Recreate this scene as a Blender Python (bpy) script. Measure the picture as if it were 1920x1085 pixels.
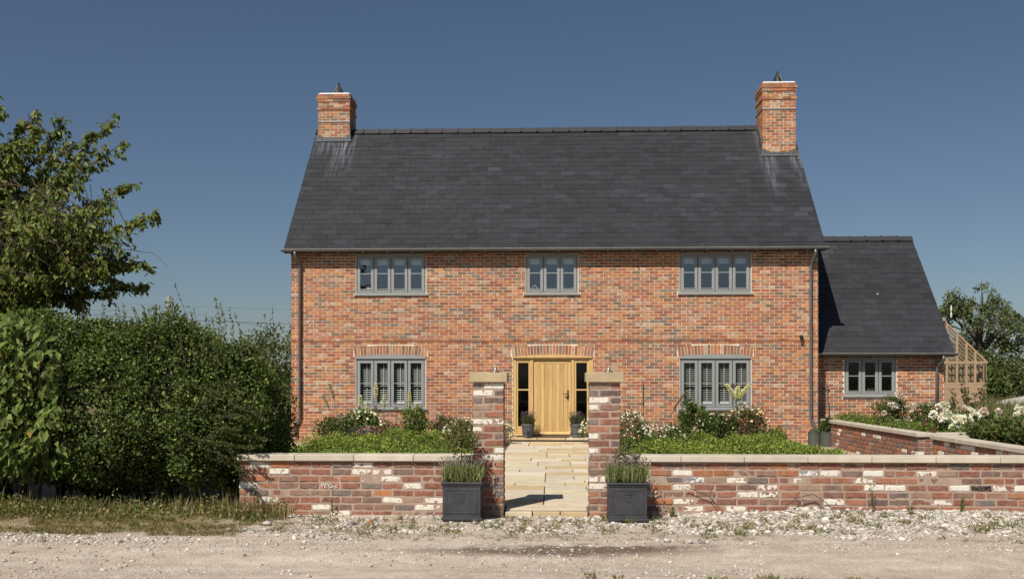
import bpy, bmesh, math, random
import numpy as np
from mathutils import Vector, Matrix, Euler

R = math.radians
random.seed(11)
rng = np.random.default_rng(11)
scene = bpy.context.scene
col = scene.collection
for o in list(bpy.data.objects):
    bpy.data.objects.remove(o)

# ------------------------------------------------------------------ camera
cam_d = bpy.data.cameras.new('camera')
cam_d.sensor_width = 36.0
cam_d.lens = 36.0 * 1900 / 1920
cam_d.shift_y = 0.0872
cam_d.clip_start = 0.1
cam_d.clip_end = 6000
cam = bpy.data.objects.new('camera', cam_d)
cam.location = (0, 0, 1.55)
cam.rotation_euler = (R(90), 0, R(2.26))
col.objects.link(cam)
scene.camera = cam

# ------------------------------------------------------------------ sky, sun, exposure
SUN_TO = Vector((-0.66, -1.23, 1.58)).normalized()      # towards the sun
world = bpy.data.worlds.new('World')
scene.world = world
world.use_nodes = True
wn = world.node_tree
wn.nodes.clear()
sky = wn.nodes.new('ShaderNodeTexSky')
sky.sky_type = 'NISHITA'
sky.sun_disc = False
sky.sun_elevation = math.asin(SUN_TO.z)
sky.sun_rotation = math.atan2(SUN_TO.x, SUN_TO.y)
sky.altitude = 0
sky.air_density = 0.9
sky.dust_density = 0.6
sky.ozone_density = 3.0
bg = wn.nodes.new('ShaderNodeBackground')
bg.inputs['Strength'].default_value = 0.055
wo = wn.nodes.new('ShaderNodeOutputWorld')
wn.links.new(sky.outputs[0], bg.inputs[0])
wn.links.new(bg.outputs[0], wo.inputs[0])

sun_d = bpy.data.lights.new('sun', 'SUN')
sun_d.energy = 5.0
sun_d.angle = R(0.53)
sun_d.color = (1.0, 0.93, 0.82)
sun = bpy.data.objects.new('sun', sun_d)
sun.rotation_euler = SUN_TO.to_track_quat('Z', 'Y').to_euler()
sun.location = (-20, -30, 40)
col.objects.link(sun)

vs = scene.view_settings
vs.view_transform = 'Standard'
vs.look = 'None'
vs.exposure = 0.0
vs.gamma = 1.0
vs.use_curve_mapping = False

# ------------------------------------------------------------------ object helpers
WL = {}

def link(name, data, parent=None, loc=(0, 0, 0), label=None, cat=None, group=None, kind=None):
    o = bpy.data.objects.new(name, data)
    col.objects.link(o)
    o.location = loc
    WL[o.name] = Vector(loc)
    if parent is not None:
        o.parent = parent
        o.matrix_parent_inverse = Matrix.Translation(-WL[parent.name])
    if label: o['label'] = label
    if cat: o['category'] = cat
    if group: o['group'] = group
    if kind: o['kind'] = kind
    return o

def thing(name, loc, label, cat, group=None):
    return link(name, None, None, loc, label, cat, group)

class MB:
    """collects shapes (world coordinates) into one mesh, one colour per shape"""
    def __init__(s):
        s.v, s.f, s.c = [], [], []
    def add(s, verts, faces, c=(1, 1, 1, 0)):
        n = len(s.v)
        s.v += [tuple(p) for p in verts]
        s.f += [tuple(n + i for i in q) for q in faces]
        s.c += [tuple(c) if len(c) == 4 else (*c, 0)] * len(verts)
    def box(s, x0, x1, y0, y1, z0, z1, c=(1, 1, 1, 0), nofar=False):
        v = [(x0, y0, z0), (x1, y0, z0), (x1, y1, z0), (x0, y1, z0), (x0, y0, z1), (x1, y0, z1), (x1, y1, z1), (x0, y1, z1)]
        f = [(0, 1, 5, 4), (1, 2, 6, 5), (3, 0, 4, 7), (4, 5, 6, 7), (0, 3, 2, 1)]
        if not nofar: f.append((2, 3, 7, 6))
        s.add(v, f, c)
    def obox(s, M, sx, sy, sz, c=(1, 1, 1, 0)):
        v = [M @ Vector((a * sx / 2, b * sy / 2, d * sz / 2)) for d in (-1, 1) for b in (-1, 1) for a in (-1, 1)]
        f = [(0, 2, 3, 1), (4, 5, 7, 6), (0, 1, 5, 4), (2, 6, 7, 3), (0, 4, 6, 2), (1, 3, 7, 5)]
        s.add(v, f, c)
    def prism(s, poly, y0, y1, c=(1, 1, 1, 0), axis='y'):
        """poly = list of (a, b); extruded along axis between y0 and y1"""
        n = len(poly)
        def P(a, b, t):
            return (a, t, b) if axis == 'y' else ((t, a, b) if axis == 'x' else (a, b, t))
        v = [P(a, b, y0) for a, b in poly] + [P(a, b, y1) for a, b in poly]
        f = [tuple(range(n)), tuple(range(2 * n - 1, n - 1, -1))]
        f += [(i, (i + 1) % n + 0, n + (i + 1) % n, n + i)[::-1] for i in range(n)]
        s.add(v, f, c)
    def tube(s, pts, rad, n=8, c=(1, 1, 1, 0), cap=True):
        pts = [Vector(p) for p in pts]
        if not hasattr(rad, '__len__'): rad = [rad] * len(pts)
        vs_, fs = [], []
        up = Vector((0.13, 0.21, 1)).normalized()
        for i, p in enumerate(pts):
            d = (pts[min(i + 1, len(pts) - 1)] - pts[max(i - 1, 0)]).normalized()
            a = d.cross(up)
            if a.length < 1e-3: a = d.cross(Vector((1, 0, 0)))
            a.normalize(); b = d.cross(a)
            for k in range(n):
                t = 2 * math.pi * k / n
                vs_.append(p + (a * math.cos(t) + b * math.sin(t)) * rad[i])
        for i in range(len(pts) - 1):
            for k in range(n):
                fs.append((i * n + k, i * n + (k + 1) % n, (i + 1) * n + (k + 1) % n, (i + 1) * n + k))
        if cap:
            fs.append(tuple(range(n))[::-1]); fs.append(tuple(range((len(pts) - 1) * n, len(pts) * n)))
        s.add(vs_, fs, c)
    def lathe(s, prof, cx, cy, z0, n=20, c=(1, 1, 1, 0)):
        vs_, fs = [], []
        for r, z in prof:
            for k in range(n):
                t = 2 * math.pi * k / n
                vs_.append((cx + r * math.cos(t), cy + r * math.sin(t), z0 + z))
        for i in range(len(prof) - 1):
            for k in range(n):
                fs.append((i * n + k, i * n + (k + 1) % n, (i + 1) * n + (k + 1) % n, (i + 1) * n + k))
        fs.append(tuple(range(n))[::-1]); fs.append(tuple(range((len(prof) - 1) * n, len(prof) * n)))
        s.add(vs_, fs, c)
    def mesh(s, name, mat, smooth=False):
        me = bpy.data.meshes.new(name)
        me.from_pydata(s.v, [], s.f)
        a = me.color_attributes.new('Col', 'FLOAT_COLOR', 'POINT')
        a.data.foreach_set('color', np.array(s.c, dtype=np.float32).ravel())
        if mat: me.materials.append(mat)
        if smooth: me.polygons.foreach_set('use_smooth', [True] * len(me.polygons))
        me.update()
        return me
    def build(s, name, mat, parent=None, smooth=False, bevel=0, **kw):
        o = link(name, s.mesh(name, mat, smooth), parent, **kw)
        if bevel:
            md = o.modifiers.new('bevel', 'BEVEL'); md.width = bevel; md.segments = 2; md.limit_method = 'ANGLE'
        return o

def leaf_arrays(P, D, Nn, L, W, fold=0.18, n_seg=1):
    """4-vertex folded leaves: base, side, tip, side"""
    D = D / np.linalg.norm(D, axis=1, keepdims=True)
    S = np.cross(D, Nn); ln = np.linalg.norm(S, axis=1, keepdims=True); ln[ln < 1e-6] = 1; S = S / ln
    U = np.cross(S, D)
    L = L[:, None]; W = W[:, None]
    mid = P + D * L * 0.45 + U * W * fold
    V = np.stack([P, mid + S * W * 0.5, P + D * L - U * L * 0.06, mid - S * W * 0.5], axis=1)
    return V.reshape(-1, 3)

def np_mesh(name, V, F, C, mat, smooth=False):
    """V (n,3), F (m,k) equal-size faces, C (n,4)"""
    me = bpy.data.meshes.new(name)
    k = F.shape[1]
    me.vertices.add(len(V)); me.vertices.foreach_set('co', V.astype(np.float32).ravel())
    me.loops.add(F.size); me.loops.foreach_set('vertex_index', F.astype(np.int32).ravel())
    me.polygons.add(len(F))
    me.polygons.foreach_set('loop_start', (np.arange(len(F)) * k).astype(np.int32))
    me.polygons.foreach_set('loop_total', np.full(len(F), k, dtype=np.int32))
    a = me.color_attributes.new('Col', 'FLOAT_COLOR', 'POINT')
    a.data.foreach_set('color', C.astype(np.float32).ravel())
    if mat: me.materials.append(mat)
    if smooth: me.polygons.foreach_set('use_smooth', np.ones(len(F), dtype=bool))
    me.update(calc_edges=True); me.validate()
    return me

class Leaves:
    """collects leaf clouds; one mesh of folded leaves"""
    def __init__(s): s.V, s.C = [], []
    def add(s, P, D, Nn, L, W, C, fold=0.18):
        if len(P) == 0: return
        s.V.append(leaf_arrays(P, D, Nn, L, W, fold))
        C4 = np.concatenate([C, np.ones((len(C), 1))], axis=1)
        s.C.append(np.repeat(C4, 4, axis=0))
    def build(s, name, mat, parent=None, **kw):
        V = np.concatenate(s.V); C = np.concatenate(s.C)
        n = len(V) // 4
        b = np.arange(n)[:, None] * 4
        F = np.concatenate([b + np.array([[0, 1, 2]]), b + np.array([[0, 2, 3]])], axis=0)
        return link(name, np_mesh(name, V, F, C, mat), parent, **kw)

def unit(n):
    v = rng.normal(size=(n, 3)); return v / np.linalg.norm(v, axis=1, keepdims=True)

def pal(n, cols, jit=0.25, w=None, cj=0.06):
    cols = np.array(cols, float)
    i = rng.choice(len(cols), size=n, p=w)
    c = cols[i] * (1 + rng.normal(0, jit, (n, 1))) * (1 + rng.normal(0, cj, (n, 3)))
    return np.clip(c, 0.002, 0.95)

def clump(Lv, centers, rad, per, llen, lwid, cols, up=0.3, out=0.8, droop=0.0, jit=0.25, w=None, flat=1.0, clump_jit=0.2):
    """leaves scattered round clump centres, pointing outwards"""
    centers = np.asarray(centers, float)
    n = len(centers) * per
    if n == 0: return
    ci = np.repeat(np.arange(len(centers)), per)
    u = unit(n); u[:, 2] *= flat
    r = np.asarray(rad) if hasattr(rad, '__len__') else np.full(len(centers), rad)
    rr = r[ci] * rng.uniform(0.25, 1.0, n) ** 0.6
    P = centers[ci] + u * rr[:, None]
    D = u * out + unit(n) * 0.6 + np.array([0, 0, up - droop])
    Nn = u + unit(n) * 0.7 + np.array([0, -0.15, 0.5])
    C = pal(n, cols, jit, w)
    C *= (1 + rng.normal(0, clump_jit, len(centers)))[ci][:, None].clip(0.45, 1.6)
    Lv.add(P, D, Nn, llen * rng.uniform(0.65, 1.25, n), lwid * rng.uniform(0.7, 1.2, n), np.clip(C, 0.002, 0.95))

def blades(Lv, bases, n_per, h, w, spread, cols, jit=0.25, wgt=None, base_r=0.02):
    bases = np.asarray(bases, float)
    n = len(bases) * n_per
    bi = np.repeat(np.arange(len(bases)), n_per)
    a = rng.uniform(0, 2 * np.pi, n); rr = rng.uniform(0, 1, n)
    P = bases[bi] + np.stack([np.cos(a) * rr * base_r, np.sin(a) * rr * base_r, np.zeros(n)], 1)
    lean = np.abs(rng.normal(0, spread, n))
    D = np.stack([np.cos(a) * lean, np.sin(a) * lean, np.ones(n)], 1)
    Nn = np.stack([np.cos(a), np.sin(a), np.full(n, 0.3)], 1) + unit(n) * 0.5
    Lv.add(P, D, Nn, h * rng.uniform(0.5, 1.25, n), w * rng.uniform(0.7, 1.3, n), pal(n, cols, jit, wgt), fold=0.1)

_lat = rng.uniform(-1, 1, (64, 64, 64))
def vnoise(x, y, z):
    """smooth value noise, numpy"""
    def f(t): return t * t * (3 - 2 * t)
    xi, yi, zi = np.floor(x).astype(int), np.floor(y).astype(int), np.floor(z).astype(int)
    u, v, w = f(x - xi), f(y - yi), f(z - zi)
    def g(a, b, c): return _lat[(xi + a) & 63, (yi + b) & 63, (zi + c) & 63]
    def mx(p, q, t): return p + (q - p) * t
    return mx(mx(mx(g(0, 0, 0), g(1, 0, 0), u), mx(g(0, 1, 0), g(1, 1, 0), u), v),
              mx(mx(g(0, 0, 1), g(1, 0, 1), u), mx(g(0, 1, 1), g(1, 1, 1), u), v), w)

# ------------------------------------------------------------------ materials
class NT:
    def __init__(s, name):
        s.m = bpy.data.materials.new(name); s.m.use_nodes = True
        s.t = s.m.node_tree
        s.p = s.t.nodes['Principled BSDF']; s.out = s.t.nodes['Material Output']
    def n(s, typ, **kw):
        nd = s.t.nodes.new('ShaderNode' + typ)
        for k, v in kw.items(): setattr(nd, k, v)
        return nd
    def l(s, a, b): s.t.links.new(a, b)
    def set(s, nd, **kw):
        for k, v in kw.items(): nd.inputs[k.replace('_', ' ')].default_value = v
        return nd
    def noise(s, vec, scale, detail=4, rough=0.55, dist=0.0):
        nd = s.n('TexNoise'); nd.inputs['Scale'].default_value = scale; nd.inputs['Detail'].default_value = detail
        nd.inputs['Roughness'].default_value = rough; nd.inputs['Distortion'].default_value = dist
        if vec is not None: s.l(vec, nd.inputs['Vector'])
        return nd.outputs['Fac']
    def ramp(s, fac, stops):
        nd = s.n('ValToRGB'); cr = nd.color_ramp
        while len(cr.elements) < len(stops): cr.elements.new(0.5)
        for e, (p, c) in zip(cr.elements, stops):
            e.position = p; e.color = (*c, 1) if len(c) == 3 else c
        s.l(fac, nd.inputs[0]); return nd.outputs[0]
    def mix(s, fac, a, b, mode='MIX'):
        nd = s.n('Mix', data_type='RGBA', blend_type=mode)
        for i, v in ((0, fac), (6, a), (7, b)):
            if hasattr(v, 'links') or hasattr(v, 'is_linked'): s.l(v, nd.inputs[i])
            else: nd.inputs[i].default_value = (*v, 1) if (hasattr(v, '__len__') and len(v) == 3) else v
        return nd.outputs[2]
    def math(s, op, a, b=None, c=None, clamp=False):
        nd = s.n('Math', operation=op); nd.use_clamp = clamp
        for i, v in enumerate((a, b, c)):
            if v is None: continue
            if hasattr(v, 'is_linked'): s.l(v, nd.inputs[i])
            else: nd.inputs[i].default_value = v
        return nd.outputs[0]
    def mrange(s, v, a, b, c=0, d=1):
        nd = s.n('MapRange'); s.l(v, nd.inputs[0])
        for i, q in zip((1, 2, 3, 4), (a, b, c, d)): nd.inputs[i].default_value = q
        return nd.outputs[0]
    def bump(s, h, strength=0.3, dist=0.01):
        nd = s.n('Bump'); nd.inputs['Strength'].default_value = strength; nd.inputs['Distance'].default_value = dist
        s.l(h, nd.inputs['Height']); s.l(nd.outputs[0], s.p.inputs['Normal'])
    def base(s, c): s.l(c, s.p.inputs['Base Color'])

def coords(t, src):
    """coordinates, tint colour and alpha from the object or from the mesh attribute"""
    tc = t.n('TexCoord')
    if src == 'object':
        oi = t.n('ObjectInfo')
        add = t.n('VectorMath', operation='ADD')
        cb = t.n('CombineXYZ')
        r = t.math('MULTIPLY', oi.outputs['Random'], 91.0)
        t.l(r, cb.inputs[0]); t.l(r, cb.inputs[1]); t.l(r, cb.inputs[2])
        t.l(tc.outputs['Object'], add.inputs[0]); t.l(cb.outputs[0], add.inputs[1])
        return add.outputs[0], oi.outputs['Color'], oi.outputs['Alpha']
    at = t.n('Attribute', attribute_name='Col')
    return tc.outputs['Object'], at.outputs['Color'], at.outputs['Alpha']

def m_brick(name, src, paint=(0.8, 0.76, 0.68), big=9.0, rough_bump=0.5, smear=0.0, smear_c=(0.42, 0.31, 0.25)):
    t = NT(name)
    co, c, a = coords(t, src)
    n1 = t.noise(co, big, 5, 0.65)
    n2 = t.noise(co, big * 9, 3, 0.6)
    v = t.mrange(n1, 0.3, 0.7, 0.72, 1.22)
    base = t.mix(1.0, c, v, 'MULTIPLY')
    g = t.mrange(n2, 0.55, 0.8, 0, 0.35)
    base = t.mix(g, base, (0.10, 0.065, 0.05))
    if smear:
        n4 = t.noise(co, big * 2.6, 5, 0.7, 0.6)
        base = t.mix(t.mrange(n4, 0.46, 0.72, 0, smear), base, smear_c)
    # paint or bloom remnants: amount in alpha
    n3 = t.noise(co, big * 1.7, 6, 0.7, 0.4)
    th = t.math('ADD', t.math('SUBTRACT', n3, 0.72), t.math('MULTIPLY', a, 0.5))
    msk = t.mrange(th, -0.005, 0.03)
    base = t.mix(msk, base, paint)
    t.base(base)
    t.p.inputs['Roughness'].default_value = 0.9
    t.p.inputs['Specular IOR Level'].default_value = 0.2
    h = t.math('ADD', t.math('MULTIPLY', n1, 0.6), t.math('MULTIPLY', n2, 0.4))
    t.bump(h, rough_bump, 0.006)
    return t.m

def m_simple(name, c, rough=0.6, metal=0.0, spec=0.5, var=0.12, scale=6.0, bump=0.15, bscale=60.0, bdist=0.003, c2=None, tint=None):
    t = NT(name)
    if tint: co, tc_, _ = coords(t, tint)
    else: co = t.n('TexCoord').outputs['Object']
    n = t.noise(co, scale, 5, 0.6)
    if tint: base = t.mix(1.0, tc_, t.mrange(n, 0.25, 0.75, 1 - var, 1 + var), 'MULTIPLY')
    elif c2: base = t.mix(t.mrange(n, 0.35, 0.65), c, c2)
    else: base = t.mix(1.0, c, t.mrange(n, 0.25, 0.75, 1 - var, 1 + var), 'MULTIPLY')
    t.base(base)
    t.p.inputs['Roughness'].default_value = rough
    t.p.inputs['Metallic'].default_value = metal
    t.p.inputs['Specular IOR Level'].default_value = spec
    if bump: t.bump(t.noise(co, bscale, 3), bump, bdist)
    return t.m

def m_leaf(name, trans=0.3, rough=0.5, spec=0.35):
    t = NT(name)
    at = t.n('Attribute', attribute_name='Col')
    t.base(at.outputs['Color'])
    t.p.inputs['Roughness'].default_value = rough
    t.p.inputs['Specular IOR Level'].default_value = spec
    tr = t.n('BsdfTranslucent')
    t.l(t.mix(1.0, at.outputs['Color'], (1.25, 1.35, 0.6), 'MULTIPLY'), tr.inputs[0])
    ms = t.n('MixShader'); ms.inputs[0].default_value = trans
    t.l(t.p.outputs[0], ms.inputs[1]); t.l(tr.outputs[0], ms.inputs[2]); t.l(ms.outputs[0], t.out.inputs[0])
    return t.m

def m_slate(name, src):
    t = NT(name)
    co, c, a = coords(t, src)
    tc = t.n('TexCoord')
    geo = t.n('NewGeometry')
    n1 = t.noise(co, 7, 5, 0.6)
    base = t.mix(1.0, c, t.mrange(n1, 0.3, 0.7, 0.86, 1.14), 'MULTIPLY')
    # lime run-off below the chimneys: patches with streaks, in place on the roof
    sep = t.n('SeparateXYZ'); t.l(geo.outputs['Position'], sep.inputs[0])
    X, Y, Z = sep.outputs
    mp = t.n('Mapping'); mp.inputs['Scale'].default_value = (14, 1.0, 1.0); t.l(geo.outputs['Position'], mp.inputs[0])
    st = t.noise(mp.outputs[0], 1.0, 4, 0.6)
    def win(v, c0, hw, soft):
        return t.mrange(t.math('ABSOLUTE', t.math('SUBTRACT', v, c0)), hw - soft, hw + soft, 1, 0)
    left = t.math('MULTIPLY', win(X, -5.75, 0.28, 0.12), t.mrange(Z, 6.85, 8.0))
    left = t.math('ADD', left, t.math('MULTIPLY', win(X, -6.35, 0.25, 0.1), t.mrange(Z, 7.5, 8.1, 0, 0.8)))
    right = t.math('MULTIPLY', win(X, 5.75, 0.16, 0.12), t.mrange(Z, 6.2, 7.45))
    right = t.math('ADD', right, t.math('MULTIPLY', win(X, 6.5, 0.14, 0.08), t.mrange(Z, 6.3, 7.4, 0, 0.8)))
    m1 = t.math('MULTIPLY', t.math('ADD', left, right), t.mrange(st, 0.42, 0.68), clamp=True)
    base = t.mix(t.math('MULTIPLY', m1, 0.85), base, (0.20, 0.225, 0.255))
    # sparse bird droppings
    vo = t.n('TexVoronoi'); vo.inputs['Scale'].default_value = 1.15; t.l(geo.outputs['Position'], vo.inputs['Vector'])
    rnd = t.n('SeparateColor'); t.l(vo.outputs['Color'], rnd.inputs[0])
    spk = t.math('MULTIPLY', t.math('LESS_THAN', vo.outputs['Distance'], 0.024), t.math('GREATER_THAN', rnd.outputs[0], 0.55))
    base = t.mix(spk, base, (0.6, 0.6, 0.58))
    t.base(base)
    t.p.inputs['Roughness'].default_value = 0.68
    t.p.inputs['Specular IOR Level'].default_value = 0.22
    mp2 = t.n('Mapping'); mp2.inputs['Scale'].default_value = (30, 6, 6); t.l(co, mp2.inputs[0])
    t.bump(t.noise(mp2.outputs[0], 1.0, 4), 0.25, 0.003)
    return t.m

def m_glass(name, f0=0.10, tint=(0.9, 0.93, 0.93)):
    t = NT(name)
    t.t.nodes.remove(t.p)
    tr = t.n('BsdfTransparent'); tr.inputs[0].default_value = (*tint, 1)
    gl = t.n('BsdfGlossy'); gl.inputs['Roughness'].default_value = 0.01; gl.inputs[0].default_value = (0.95, 0.97, 1, 1)
    lw = t.n('LayerWeight'); lw.inputs[0].default_value = 0.5
    f = t.math('ADD', t.math('MULTIPLY', t.math('POWER', lw.outputs['Facing'], 4.0), 0.8), f0, clamp=True)
    ms = t.n('MixShader')
    t.l(f, ms.inputs[0]); t.l(tr.outputs[0], ms.inputs[1]); t.l(gl.outputs[0], ms.inputs[2]); t.l(ms.outputs[0], t.out.inputs[0])
    return t.m

def m_oak(name, src=None):
    t = NT(name)
    if src: co, c, _ = coords(t, src)
    else: co = t.n('TexCoord').outputs['Object']
    mp = t.n('Mapping'); mp.inputs['Scale'].default_value = (22, 22, 1.6); t.l(co, mp.inputs[0])
    n = t.noise(mp.outputs[0], 1.0, 5, 0.6, 0.6)
    g = t.ramp(n, [(0.3, (0.52, 0.33, 0.125)), (0.55, (0.66, 0.44, 0.185)), (0.75, (0.73, 0.52, 0.25))])
    if src: g = t.mix(1.0, g, c, 'MULTIPLY')
    t.base(g); t.p.inputs['Roughness'].default_value = 0.5
    t.bump(n, 0.15, 0.002)
    return t.m

def m_brickwall_tex(name):
    """hidden gable and rear walls"""
    t = NT(name)
    tc = t.n('TexCoord'); sp = t.n('SeparateXYZ'); t.l(tc.outputs['Object'], sp.inputs[0])
    cb = t.n('CombineXYZ'); t.l(t.math('ADD', sp.outputs[0], sp.outputs[1]), cb.inputs[0]); t.l(sp.outputs[2], cb.inputs[1])
    b = t.n('TexBrick'); t.l(cb.outputs[0], b.inputs['Vector'])
    t.set(b, Color1=(0.42, 0.16, 0.085, 1), Color2=(0.24, 0.11, 0.075, 1), Mortar=(0.55, 0.45, 0.36, 1), Scale=1.0)
    b.inputs['Brick Width'].default_value = 0.225; b.inputs['Row Height'].default_value = 0.075; b.inputs['Mortar Size'].default_value = 0.006
    t.base(b.outputs[0]); t.p.inputs['Roughness'].default_value = 0.9
    return t.m

M = {}
M['brick'] = m_brick('facade_brick', 'attr', (0.52, 0.39, 0.29), 6, 0.4, 0.55, (0.25, 0.18, 0.125))
M['brick_o'] = m_brick('facade_brick_piece', 'object', (0.52, 0.39, 0.29), 6, 0.4, 0.55, (0.25, 0.18, 0.125))
M['old_o'] = m_brick('reclaimed_brick', 'object', (0.76, 0.72, 0.64), 10, 0.9, 0.5)
M['old'] = m_brick('reclaimed_brick_rows', 'attr', (0.70, 0.68, 0.64), 10, 0.9, 0.75)
M['walltex'] = m_brickwall_tex('gable_brick')
M['mortar'] = m_simple('pale_mortar', (0.88, 0.77, 0.61), 0.95, spec=0.1, var=0.15, scale=5, bump=0.4, bscale=140)
M['mortar_old'] = m_simple('old_lime_mortar', (0.405, 0.305, 0.243), 0.95, spec=0.1, var=0.22, scale=6, bump=0.8, bscale=70, bdist=0.008)
M['slate'] = m_slate('roof_slate', 'attr')
M['slate_o'] = m_slate('roof_slate_piece', 'object')
M['ridge'] = m_simple('ridge_tile', (0.030, 0.030, 0.033), 0.55, var=0.25, scale=4)
M['lead'] = m_simple('lead_flashing', (0.11, 0.12, 0.13), 0.6, metal=0.2, var=0.4, scale=14)
M['deck'] = m_simple('roof_deck', (0.03, 0.03, 0.03), 0.9)
M['frame'] = m_simple('grey_paint', (0.30, 0.312, 0.312), 0.5, var=0.06, scale=3, bump=0.05)
M['gutter'] = m_simple('gunmetal_gutter', (0.19, 0.19, 0.195), 0.34, metal=0.5, var=0.15, scale=9, bump=0.05)
M['glass'] = m_glass('window_glass', 0.20)
M['glass_thin'] = m_glass('sidelight_glass', 0.035)
M['blind'] = m_simple('white_blind', (0.72, 0.72, 0.70), 0.8, var=0.03)
M['oak'] = m_oak('oak')
M['oak_o'] = m_oak('oak_board', 'object')
M['lip'] = m_simple('bright_gutter_lip', (0.50, 0.48, 0.44), 0.4, metal=0.6, var=0.2, scale=5)
M['slat_paint'] = m_simple('shutter_paint', (0.50, 0.52, 0.47), 0.6, var=0.03)
M['iron'] = m_simple('black_iron', (0.022, 0.022, 0.022), 0.45, var=0.2)
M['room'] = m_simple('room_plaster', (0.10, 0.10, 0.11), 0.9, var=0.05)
M['stone_o'] = m_simple('sandstone_piece', None, 0.85, spec=0.25, var=0.16, scale=5, bump=0.35, bscale=35, bdist=0.004, tint='object')
M['lime'] = m_simple('white_lime_flaunching', (0.72, 0.71, 0.70), 0.9, var=0.08)
M['leadpot'] = m_simple('lead_planter', (0.047, 0.048, 0.054), 0.55, metal=0.0, spec=0.45, var=0.35, scale=7, bump=0.2, bscale=40)
M['zinc'] = m_simple('galvanised', (0.25, 0.275, 0.275), 0.42, metal=0.7, var=0.25, scale=25)
M['zincpot'] = m_simple('weathered_zinc_pot', (0.12, 0.125, 0.13), 0.6, metal=0.3, var=0.4, scale=12)
M['leaf'] = m_leaf('leaf', 0.28, 0.55, 0.25)
M['leaf_far'] = m_leaf('leaf_far', 0.2, 0.7, 0.15)
M['grass'] = m_leaf('grass_blade', 0.25, 0.65, 0.15)
M['petal'] = m_leaf('petal', 0.25, 0.7, 0.1)
M['bark'] = m_simple('bark', (0.085, 0.065, 0.05), 0.9, var=0.4, scale=18, bump=0.8, bscale=40, bdist=0.01)
M['stem'] = m_simple('green_stem', (0.12, 0.13, 0.06), 0.7, var=0.2)
M['soil'] = m_simple('soil', (0.06, 0.045, 0.032), 0.95, var=0.4, scale=8, bump=0.8, bscale=30, bdist=0.02)
M['timber'] = m_simple('weathered_cedar', (0.47, 0.32, 0.20), 0.75, var=0.25, scale=7, c2=(0.38, 0.27, 0.18))
M['oldwood'] = m_simple('grey_wood', (0.18, 0.16, 0.14), 0.85, var=0.3, scale=10)
M['wire'] = m_simple('black_cable', (0.02, 0.02, 0.02), 0.6)
M['stone_bits'] = m_simple('limestone_chippings', None, 0.9, spec=0.15, var=0.18, scale=12, bump=0.3, tint='attr')
# ------------------------------------------------------------------ ground, lane, garden surfaces
def m_ground():
    t = NT('field_grass')
    co = t.n('TexCoord').outputs['Object']
    n1 = t.noise(co, 0.06, 5, 0.6); n2 = t.noise(co, 1.2, 5, 0.7)
    c = t.ramp(n1, [(0.35, (0.085, 0.095, 0.030)), (0.55, (0.15, 0.135, 0.055)), (0.7, (0.21, 0.17, 0.085))])
    c = t.mix(1.0, c, t.mrange(n2, 0.3, 0.7, 0.75, 1.25), 'MULTIPLY')
    t.base(c); t.p.inputs['Roughness'].default_value = 0.95; t.p.inputs['Specular IOR Level'].default_value = 0.1
    t.bump(n2, 0.6, 0.1)
    return t.m

def m_lane():
    t = NT('lane_grit')
    co = t.n('TexCoord').outputs['Object']
    sp = t.n('SeparateXYZ'); t.l(co, sp.inputs[0]); X, Y, _ = sp.outputs
    big = t.noise(co, 0.55, 5, 0.6); mid = t.noise(co, 5, 6, 0.65); fine = t.noise(co, 55, 5, 0.7)
    mp = t.n('Mapping'); mp.inputs['Scale'].default_value = (0.35, 2.2, 1); t.l(co, mp.inputs[0])
    band = t.noise(mp.outputs[0], 1.0, 4, 0.5)
    c = t.ramp(band, [(0.3, (0.58, 0.50, 0.42)), (0.5, (0.49, 0.41, 0.335)), (0.7, (0.60, 0.53, 0.455))])
    c = t.mix(t.mrange(big, 0.42, 0.62, 0, 0.5), c, (0.42, 0.335, 0.265))
    c = t.mix(1.0, c, t.mrange(mid, 0.25, 0.75, 0.78, 1.2), 'MULTIPLY')
    c = t.mix(t.mrange(t.noise(co, 1.7, 7, 0.75), 0.56, 0.7, 0, 0.45), c, (0.30, 0.235, 0.18))
    c = t.mix(1.0, c, t.mrange(fine, 0.32, 0.68, 0.62, 1.32), 'MULTIPLY')
    # damp soil patch in front of the gate
    wob = t.math('MULTIPLY', t.math('SUBTRACT', t.noise(co, 2.4, 9, 0.72), 0.5), 2.0)
    dx = t.math('DIVIDE', t.math('ADD', X, -0.15), 1.25)
    dy = t.math('DIVIDE', t.math('ADD', t.math('ADD', Y, -9.28), t.math('MULTIPLY', wob, 0.45)), 0.24)
    d = t.math('ADD', t.math('SQRT', t.math('ADD', t.math('MULTIPLY', dx, dx), t.math('MULTIPLY', dy, dy))), wob)
    patch = t.mrange(d, 1.35, 0.6)
    c = t.mix(t.math('MULTIPLY', patch, 0.88), c, (0.12, 0.085, 0.062))
    # earthy verge under the hedge
    v = t.math('MULTIPLY', t.mrange(X, -3.0, -3.9), t.mrange(t.math('ADD', Y, t.math('MULTIPLY', wob, 0.5)), 9.95, 10.4))
    c = t.mix(t.math('MULTIPLY', v, 0.92), c, t.ramp(t.noise(co, 26, 6, 0.75), [(0.35, (0.085, 0.08, 0.035)), (0.5, (0.22, 0.17, 0.085)), (0.66, (0.40, 0.32, 0.20))]))
    t.base(c); t.p.inputs['Roughness'].default_value = 0.95; t.p.inputs['Specular IOR Level'].default_value = 0.1
    h = t.math('ADD', t.math('MULTIPLY', mid, 0.6), t.math('MULTIPLY', fine, 0.4))
    t.bump(h, 0.7, 0.03)
    return t.m

M['ground'] = m_ground()
M['lane'] = m_lane()
M['buff'] = m_simple('buff_gravel', (0.46, 0.36, 0.26), 0.95, spec=0.1, var=0.2, scale=20, bump=0.7, bscale=90, bdist=0.01)

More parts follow.
